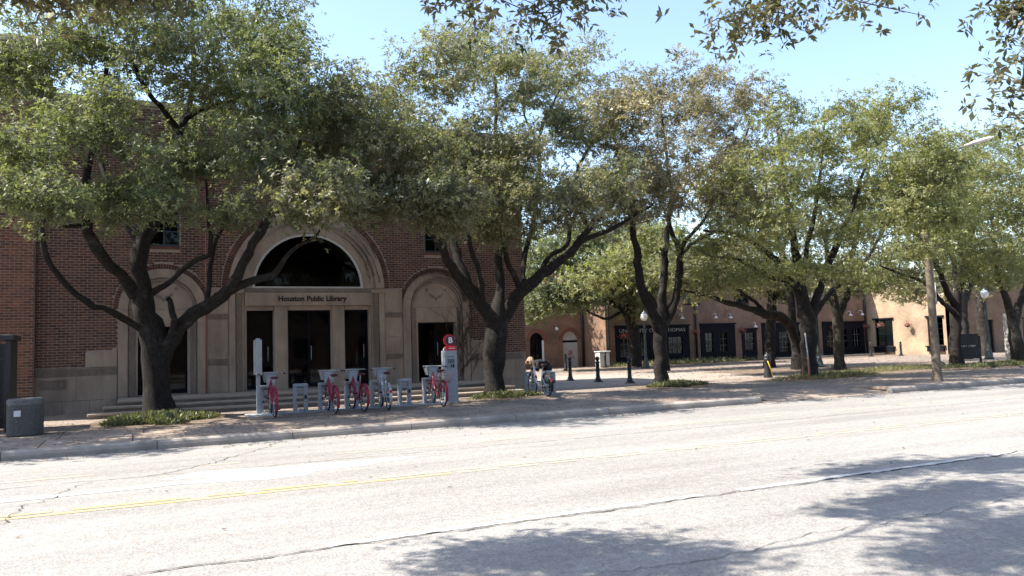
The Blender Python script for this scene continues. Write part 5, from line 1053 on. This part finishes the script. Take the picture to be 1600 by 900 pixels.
# ------------------------------------------------------------------ bollards
def bollard_mesh():
    mb = MB(); mb.bbox(-.14,.14,-.14,.14,0,.06,.02)
    mb.lathe([(.12,.06),(.115,.10),(.085,.20),(.075,.24),(.085,.26),(.075,.28),(.072,.74),(.09,.76),(.09,.79),(.065,.81),(.045,.83)], 14)
    mb.lathe([(.03,.82),(.06,.845),(.082,.89),(.086,.925),(.07,.97),(.035,1.0),(.004,1.008)], 14); return mb
bproto = None; BG = 'black ball-topped bollards'
for x, y, lab in ((16.44,29.1,'black ball-topped bollard farthest back in the line of three by the path'),(16.5,27.0,'black ball-topped bollard in the middle of the line of three by the path'),(16.65,25.0,'black ball-topped bollard closest to the tree in the line of three'),
                  (22.6,40.5,'black bollard before the arched white window'),(26.6,42.6,'black bollard beside the white box at the sunlit corner'),(46.9,40.0,'black bollard before the sunlit wall beside the downpipe'),(48.2,38.6,'black bollard between the two windows of the sunlit wall')):
    if bproto is None: bproto = bollard_mesh().build('bollard', BLACK); o = bproto
    else: o = bproto.copy(); col.objects.link(o)
    o.location = (x, y, .152); tag(o, lab, 'bollard', BG)
bd = tag(empty('bollard', (22.04,23.6,.155)), 'stout black dome-topped bollard with a yellow strap', 'bollard')
MB().lathe([(.17,0),(.165,.03),(.13,.30),(.115,.66),(.14,.68),(.14,.72),(.12,.735),(.135,.78),(.12,.85),(.07,.90),(.025,.92),(.03,.95),(.01,.98)], 16).build('body', BLACK, bd)
MB().tube([(-.10,-.12,.64),(.0,-.155,.35),(.08,-.15,.08)], .018, 6).build('strap', mat('yellow_strap', (.65,.48,.03), .6, .15, 8), bd)

# ------------------------------------------------------------------ globe lamps
def lamp(label, loc, h):
    t = tag(empty('street_lamp', loc), label, 'street lamp', 'globe street lamps'); k = h-.62
    MB().lathe([(.24,0),(.24,.08),(.20,.12),(.17,.30),(.13,.42),(.14,.46),(.10,.50),(.085,.6),(.06,k-.1),(.09,k-.06),(.07,k),(.11,k+.04)], 14).build('pole', mat('lamp_green_black', (.035,.05,.05), .5, .3, 6), t)
    MB().lathe([(.10,k+.045),(.17,k+.13),(.215,k+.26),(.20,k+.38),(.13,k+.47),(.09,k+.49)], 18).build('globe', GLOBE, t)
    MB().lathe([(.10,k+.492),(.11,k+.52),(.05,k+.56),(.025,k+.58),(.03,k+.61),(.005,k+.64)], 12).build('finial', ALU, t)
lamp('globe street lamp standing against the campus lettering', (26.45,38.0,.15), 3.3)
lamp('globe street lamp half hidden behind the thick oak with the pipe', (30.5,29.1,.155), 3.9)
lamp('globe street lamp before the shaded wall by the notice board', (42.25,28.3,.155), 3.9)

# ------------------------------------------------------------------ utility pole with cobra-head light, notice board, posts
up = tag(empty('utility_pole', (22.62,16.87,.15)), 'weathered round wooden pole at the kerb carrying a street light arm', 'pole')
V, Q = tube_np(np.array([(0,0,-.05),(0,0,.05),(0,0,.3),(-.02,0,2),(-.05,0,4),(-.07,0,6),(-.08,0,7.3)]), np.array([.22,.17,.135,.118,.11,.105,.10]), 14, .02, nr)
np_mesh('pole', V, Q, WOOD, up, smooth=True)
arm = MB().tube([(-.08,0,6.75),(.1,-.35,7.05),(.26,-.7,7.15),(.38,-1.07,7.18)], .03, 8).build('arm', ALU, up)
loft_h = MB(); vs = []
for i,(t_,w_,h_) in enumerate(((0,.04,.035),(.15,.07,.05),(.4,.13,.06),(.65,.11,.05),(.8,.03,.02))):
    d = Vector((-.12,-1.0,.03)).normalized(); s_ = Vector((1.0,-.12,0)).normalized(); u_ = s_.cross(d)
    c0 = Vector((.37,-1.05,7.18))+d*t_*1.45
    for k in range(8): a = 2*math.pi*k/8; vs.append(c0+s_*w_*math.cos(a)+u_*h_*math.sin(a))
loft_h.add(vs, [(i*8+k, i*8+(k+1)%8, (i+1)*8+(k+1)%8, (i+1)*8+k) for i in range(4) for k in range(8)]+[tuple(range(7,-1,-1)), tuple(32+k for k in range(8))], True).build('lamp_head', WHITE, up)
MB().tube([(-.08,-.1,4.95),(.45,-.12,5.05)], .02, 6).build('bracket', ALU, up)
MB().tube([(-.02,-.165,2.4),(-.02,-.17,3.1)], .02, 6).build('conduit', ALU, up)
nb = tag(empty('notice_board', (34.75,24.4,.15), R(-38)), 'dark free-standing notice board with a line of pale lettering', 'notice board')
for s in (-1,1): MB().box(s*.62-.04, s*.62+.04, -.04, .04, 0, 1.32).build('post', BLACK, nb)
pn = MB().bbox(-.575,.575,-.035,.035,.28,1.38,.01).build('panel', mat('board_navy', (.022,.026,.035), .5, .2, 6), nb)
MB().box(-.6,.6,-.045,.045,1.382,1.42).build('top_rail', BLACK, nb)
nl = MB(); hg = random.Random(12); x = -.40
while x < .42:
    w_ = hg.uniform(.03,.055)
    if hg.random() < .86: nl.box(x, x+w_*.3, -.041,-.0355,.82,.90).box(x+w_*.3, x+w_, -.041,-.0355,.82+hg.choice((0,.032,.06)),.84+hg.choice((0,.032,.06)))
    x += w_+.022
nl.build('lettering', mat('pale_letter', (.5,.5,.5), .6, .1, 9), pn)
pp = tag(empty('pipe_and_cord', (21.72,21.2,.15)), 'thin white pipe with an orange cord leaning on the thick oak trunk', 'pipe')
MB().tube([(.0,-.02,0),(-.03,0,.9),(-.07,.03,1.65)], .025, 7).build('pipe', mat('pvc', (.30,.31,.33), .5, .1, 8), pp)
MB().tube([(-.28,-.05,.01),(-.14,-.06,.06),(-.08,-.06,.3),(-.10,-.05,.62),(-.06,-.05,.8)], .014, 6).build('cord', mat('orange_cord', (.42,.11,.05), .6, .15, 8), pp)
wp = tag(MB().bbox(43.0,43.32,27.6,27.9,.15,2.6,.03).build('pale_post', mat('pale_post', (.33,.31,.28), .8, .25, 5, .3)), 'pale weathered square post beside the leaning oak trunk', 'post')
wb = tag(empty('white_box', (27.0,43.55,.15)), 'white utility box at the foot of the sunlit brick corner', 'box')
MB().bbox(-.38,.38,-.3,.3,.0,.98,.03).build('cabinet', mat('box_white', (.45,.44,.42), .6, .15, 4), wb); MB().bbox(-.42,.42,-.34,.34,.982,1.03,.02).build('lid', WHITE, wb); MB().box(-.3,.3,-.306,-.3015,.12,.88).build('door', mat('box_door', (.6,.6,.6), .5, .1, 5), wb)
for k, (x,y) in enumerate(((33.2,24.6),(29.0,26.9))):
    tag(loft([(.22,0),(.25,.08),(.18,.18),(.06,.22)], 2.2).build('boulder', CONC_D), ('grey stone at the foot of the notice board','grey stone beside the globe lamp behind the thick oak')[k], 'stone').location = (x,y,.15)

# ------------------------------------------------------------------ the campus buildings across the plaza
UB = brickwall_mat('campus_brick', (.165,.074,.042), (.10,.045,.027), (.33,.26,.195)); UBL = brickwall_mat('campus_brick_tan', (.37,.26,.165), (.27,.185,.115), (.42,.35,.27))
def wall_with_holes(name, x0, x1, z0, z1, y, th, holes, material, parent, axis='x'):
    o = MB().box(x0, x1, y, y+th, z0, z1).build(name, material); c = MB()
    for p in holes: c.prism_xz(p, y-.5, y+th+.5)
    cu = c.build('cutter', material); bm = bmesh.new(); bm.from_mesh(cu.data); bmesh.ops.recalc_face_normals(bm, faces=bm.faces); bm.to_mesh(cu.data); bm.free()
    m = o.modifiers.new('b','BOOLEAN'); m.operation = 'DIFFERENCE'; m.object = cu; m.solver = 'EXACT'; dg = bpy.context.evaluated_depsgraph_get(); dg.update()
    me = bpy.data.meshes.new_from_object(o.evaluated_get(dg)); o.modifiers.clear(); o.data = me; bpy.data.objects.remove(cu); o.parent = parent; return o
def rect(a, b, c, d): return [(a,c),(b,c),(b,d),(a,d)]
# --- shopfront range
US = tag(empty('campus_shopfronts', (0,0,0)), 'long red brick building with dark painted shopfronts lettered for the university', 'building')
fronts = [(28.3,34.25),(35.2,38.25),(38.85,40.2),(40.7,45.4),(46.6,50.95)]; tops = [2.76,2.8,2.4,2.75,2.75]
wall_with_holes('wall', 27.6, 51.3, 0, 7.0, 44, .4, [rect(a,b,.12,t_) for (a,b),t_ in zip(fronts,tops)]+[rect(29.5+4.4*k,30.9+4.4*k,4.1,5.7) for k in range(5)], UB, US)
MB().box(27.6,28.0,44.4,56,0,7).box(50.9,51.3,44.4,56,0,7).box(27.6,51.3,56,56.4,0,7).build('side_walls', UB, US)
MB().box(28.01,50.89,44.41,55.9,6.7,6.9).build('roof', CONC, US)
MB().box(27.5,51.29,43.9,44.42,7.003,7.15).build('parapet_coping', CONC, US)
MB().box(28.01,50.89,46.5,46.6,0,6.6).build('interior_wall', mat('shop_interior', (.10,.09,.08), .9, .4, 1.2), US)
for k in range(5):
    a = 29.5+4.4*k; wd = MB().box(a,a+.08,44.1,44.2,4.1,5.7).box(a+1.32,a+1.4,44.1,44.2,4.1,5.7).box(a+.08,a+1.32,44.1,44.2,4.1,4.18).box(a+.08,a+1.32,44.1,44.2,5.62,5.7).box(a+.66,a+.74,44.1,44.2,4.18,5.62).box(a+.08,a+.66,44.12,44.18,4.86,4.92).box(a+.74,a+1.32,44.12,44.18,4.86,4.92).build('window', DARKWOOD, US)
    MB().box(a+.08,a+1.32,44.14,44.15,4.18,5.62).build('pane', GLASS, wd)
panes = {0:[(28.65,29.55,.75,1.95),(29.95,30.75,.75,1.95),(31.2,32.1,.75,1.95),(32.5,33.65,.85,1.95)],1:[(35.6,36.25,.85,2.15),(36.85,37.5,.85,2.15)],2:[(39.1,39.95,.9,2.1)],3:[(41.1,41.9,.4,2.1),(42.3,43.2,.6,2.1),(43.8,44.8,.8,2.1)],4:[(47.0,47.7,.85,2.1),(48.3,49.1,.85,2.15),(49.65,50.5,.85,2.2)]}
for i, ((a,b),t_) in enumerate(zip(fronts,tops)):
    a += .004; b -= .004
    jo = wall_with_holes('shopfront', a, b, .125, t_-.005, 43.95, .12, [rect(p[0],p[1],p[2],p[3]) for p in panes[i]], DARKWOOD, US)
    MB().box(a-.06,b+.06,43.86,43.947,t_-.09,t_+.02).build('cornice', DARKWOOD, jo)
    if i not in (2,): MB().box(a+.1,b-.1,43.9,43.948,.18,.22).box(a+.1,b-.1,43.9,43.948,.58,.63).build('panel_mould', DARKWOOD, jo)
    for (p,q,r_,s_) in panes[i]:
        fm = MB(); nx = max(2, round((q-p)/.33)); nz = max(3, round((s_-r_)/.4))
        for k in range(1,nx): xx = p+(q-p)*k/nx; fm.box(xx-.013,xx+.013,43.985,44.02,r_,s_)
        for k in range(1,nz): zz = r_+(s_-r_)*k/nz; fm.box(p,q,43.99,44.015,zz-.013,zz+.013)
        fm.build('glazing_bars', mat('bar_grey', (.10,.11,.12), .5, .2, 5), jo)
        MB().box(p,q,44.021,44.027,r_,s_).build('pane', GLASS2, jo)
        if (i+int(p*10)) % 2 == 0: MB().box(p+.08,q-.1,44.35,44.4,r_+.1,s_-.25).build('blind', mat('pale_blind', (.5,.5,.46), .9, .35, 3), jo)
text_obj('UNIVERSITY OF ST. THOMAS', .34, LETTERG, 'lettering', US, (31.25,43.94,2.42), (math.pi/2,0,0), .008, .0, 5.3)
for x in (27.75,34.8,51.1): MB().tube([(x,43.9,0.15),(x,43.9,6.9)], .07, 8).build('downpipe', BLACK, US)
for x, z in ((33.43,3.18),(36.27,3.18),(37.57,3.17),(39.78,2.5),(42.05,3.15),(43.4,3.15),(49.18,3.21),(50.42,3.24),(30.2,3.2)):
    wl = MB().tube([(x,44.0,z+.15),(x,43.8,z+.33),(x,43.6,z+.30),(x,43.55,z+.12)], .018, 6).build('wall_lamp', WHITE, US)
    MB().lathe([(.03,.12),(.05,.10),(.13,.0),(.135,-.03)], 12, (x,43.55,z)).build('lamp_shade', WHITE, wl)
# --- arched wing in the corner
UA = tag(empty('campus_arched_wing', (0,0,0)), 'red brick wing with two round-arched openings in the corner behind the library', 'building')
def archhole(c, hw, z1): return [(c-hw,.1),(c+hw,.1)]+[(c+hw*math.cos(math.pi*k/14), z1+hw*math.sin(math.pi*k/14)) for k in range(15)]
wall_with_holes('wall', 8, 27.595, 0, 5.6, 46.8, .4, [archhole(24.02,.52,1.98),archhole(26.55,.60,1.95),rect(25.9,27.1,3.78,5.0)], UB, UA)
MB().box(8,27.59,51,51.4,0,5.6).box(8,8.4,47.2,51,0,5.6).build('side_walls', UB, UA); MB().box(8.41,27.59,47.21,50.99,5.3,5.5).build('roof', CONC, UA)
MB().box(8.41,27.59,48.5,48.6,0,5.2).build('interior_wall', ROOM, UA)
for c, hw, z1 in ((24.02,.52,1.98),(26.55,.60,1.95)):
    n = 20
    for k in range(n):
        s, e = math.pi*k/n+.012, math.pi*(k+1)/n-.012
        MB().prism_xz([(c+(hw+.24)*math.cos(s),z1+(hw+.24)*math.sin(s)),(c+(hw+.24)*math.cos(e),z1+(hw+.24)*math.sin(e)),(c+(hw+.01)*math.cos(e),z1+(hw+.01)*math.sin(e)),(c+(hw+.01)*math.cos(s),z1+(hw+.01)*math.sin(s))], 46.76, 46.81).build('arch_brick', mat('arch_brick_red', (.2,.088,.062), .85, .25, 9), UA)
dr_ = MB().box(23.51,23.58,46.95,47.02,.12,1.98).box(24.46,24.53,46.95,47.02,.12,1.98).box(23.58,24.46,46.95,47.02,1.95,2.02).box(23.99,24.05,46.95,47.02,.12,1.95).build('door', DARKWOOD, UA)
MB().prism_xz(archhole(24.02,.50,1.98), 47.03, 47.04).build('pane', GLASS, dr_)
MB().box(24.44,24.525,46.80,46.94,.13,1.98).build('reveal', WHITE, UA)
sh = MB()
for k in range(12): sh.box(25.96+.1*k,26.05+.1*k,46.95,46.985,.14,1.80)
sho = sh.build('window', mat('white_board', (.50,.50,.52), .6, .1, 6), UA)
MB().prism_xz([(26.55+.585*math.cos(math.pi*k/14),1.95+.585*math.sin(math.pi*k/14)) for k in range(15)], 46.96, 46.985).build('pane', MATS['white_board'], sho); MB().box(25.96,27.14,46.93,46.99,1.82,1.93).build('frame', DARKWOOD, sho)
nm = MB(); 
for k in range(3): nm.tube([(26.4+.1*k,46.945,1.0+.02*k),(26.5+.12*k,46.945,1.3),(26.62+.05*k,46.945,1.1),(26.45+.12*k,46.945,.92)], .016, 5)
nm.box(26.2,26.9,46.94,46.948,.78,.84).build('red_logo', mat('logo_red', (.45,.06,.07), .6, .1, 8), sho)
MB().box(25.96,27.06,46.9,46.95,3.8,4.98).build('pane', GLASS, UA); MB().box(25.86,27.14,46.74,46.82,3.66,3.775).build('sill', CONC, UA)
MB().tube([(27.45,46.70,.15),(27.45,46.70,5.5)], .07, 8).build('downpipe', BLACK, UA)
wl = MB().tube([(25.4,46.8,2.8),(25.4,46.6,2.86)], .018, 6).build('wall_lamp', WHITE, UA); MB().lathe([(.03,.10),(.12,.0),(.10,-.10),(.02,-.14)], 12, (25.4,46.55,2.75)).build('lamp_shade', WHITE, wl)
# --- sunlit wing projecting to the street: its side wall faces the library
UW = tag(empty('campus_street_wing', (51.3,37,0)), 'tan brick wing with a sunlit window wall and a shaded street face', 'building')
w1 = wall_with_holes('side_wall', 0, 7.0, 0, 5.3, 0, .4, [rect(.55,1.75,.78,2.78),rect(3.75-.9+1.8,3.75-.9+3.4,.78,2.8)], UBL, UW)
# wall built along +x then turned so that it faces -X: local x runs from Y=37 to Y=44
w1.rotation_euler = (0,0,R(90)); w1.location = (.4,0,0)
for vv in w1.data.vertices: vv.co.y = .4-vv.co.y
w1.data.flip_normals()
def sidewin(ya, yb, z0, z1):
    m_ = MB().box(.10,.2,ya,ya+.08,z0,z1).box(.10,.2,yb-.08,yb,z0,z1).box(.10,.2,ya+.08,yb-.08,z1-.08,z1).box(.10,.2,ya+.08,yb-.08,z0,z0+.08).box(.12,.18,(ya+yb)/2-.02,(ya+yb)/2+.02,z0+.08,z1-.08)
    for k in range(1,5): zz = z0+.08+(z1-z0-.16)*k/5; m_.box(.13,.17,ya+.08,(ya+yb)/2-.02,zz-.012,zz+.012).box(.13,.17,(ya+yb)/2+.02,yb-.08,zz-.012,zz+.012)
    wd = m_.build('window', DARKWOOD, UW); MB().box(.145,.155,ya+.08,yb-.08,z0+.08,z1-.08).build('pane', GLASS, wd)
    MB().box(-.10,.09,ya-.12,yb+.12,z1+.0,z1+.12).build('hood', DARKWOOD, wd); MB().box(-.18,.09,ya-.15,yb+.15,z0-.1,z0-.004).build('sill', DARKWOOD, wd); MB().box(-.16,-.002,ya-.05,yb+.05,z0-.42,z0-.104).build('window_box', DARKWOOD, wd)
sidewin(.55,1.75,.78,2.78); sidewin(4.65,6.25,.78,2.8)
wall_with_holes('wall', .0, 36, 0, 5.3, -.005, .3, [rect(3.9,4.7,.1,2.5)]+[rect(8+4*k,9.3+4*k,.9,2.6) for k in range(6)], brickwall_mat('campus_brick_painted_shade', (.21,.13,.088), (.15,.092,.062), (.28,.22,.18)), UW)  # darker copy of the tan brick: street-face shade put into the colour
MB().box(.41,35.9,.3,13,5.0,5.2).build('roof', CONC, UW); MB().box(-.06,36,-.08,.42,5.303,5.42).box(-.06,.46,.42,7.0,5.303,5.42).build('parapet_coping', mat('warm_coping', (.45,.36,.28), .85, .2, 2), UW)
MB().box(.41,35.9,3.0,3.1,0,5).build('interior_wall', ROOM, UW); MB().box(.02,.4,7.01,13,0,5.3).build('rear_wall', UBL, UW)
dd = MB().box(3.92,4.68,.12,.18,.12,2.48).build('door', DARKWOOD, UW); MB().tube([(4.0,.08,1.0),(4.0,.08,1.2)], .02, 6).build('handle', ALU, dd)
for k in range(6):
    a = 8+4*k; wd = MB().box(a,a+.07,.1,.2,.9,2.6).box(a+1.23,a+1.3,.1,.2,.9,2.6).box(a+.07,a+1.23,.1,.2,.9,.97).box(a+.07,a+1.23,.1,.2,2.53,2.6).box(a+.62,a+.68,.1,.2,.97,2.53).build('window', DARKWOOD, UW); MB().box(a+.07,a+1.23,.14,.15,.97,2.53).build('pane', GLASS, wd)
# hanging baskets of red flowers
HB = 'hanging flower baskets'; PET = leaf_mat('petal', [(.5,.06,.08),(.6,.15,.17),(.65,.35,.33),(.10,.14,.05)], .2)
def basket(label, x, y, z):
    t = tag(empty('hanging_basket', (x,y,z)), label, 'flower basket', HB); MB().lathe([(.05,-.16),(.14,-.10),(.18,0),(.17,.01)], 12).tube([(-.17,0,0),(0,0,.4),(.17,0,0)], .006, 4).build('basket', BLACK, t)
    g = np.random.default_rng(int(x*10)); n = 260; P = g.normal(0,1,(n,3))*np.array([.15,.12,.09])+np.array([0,0,.05]); d = g.normal(size=(n,3)); d /= np.linalg.norm(d,axis=1)[:,None]; s_ = np.cross(d, g.normal(size=(n,3))); s_ /= np.linalg.norm(s_,axis=1)[:,None]
    V = np.stack([P,P+d*.03+s_*.022,P+d*.06,P+d*.03-s_*.022],1).reshape(-1,3); tag(np_mesh('flowers', V, np.arange(4*n).reshape(n,4), PET, t, g.uniform(0,1,n)), kind='stuff')
basket('basket of red flowers hanging beside the end of the university lettering', 34.5,43.6,2.2); basket('basket of red flowers hanging beside the narrow dark door', 38.5,43.6,2.25); basket('basket of red flowers hanging at the darkest shopfront behind the slim oak', 47.5,43.6,2.28)
basket('basket of red flowers hanging at the lit window of the sunlit wall', 50.9,42.4,2.35); basket('basket of red flowers hanging inside the front of the lettered shopfront', 28.75,43.7,2.05); basket('basket of red flowers on the sunlit wall beside its corner', 50.95,43.7,2.3)
basket('basket of red flowers between the two windows of the sunlit wall', 50.95,40.1,2.3)
MB_low = MB().bbox(40.5,51.0,42.2,42.5,.15,.30,.03).build('edging_kerb', CONC); tag(MB_low, kind='structure')
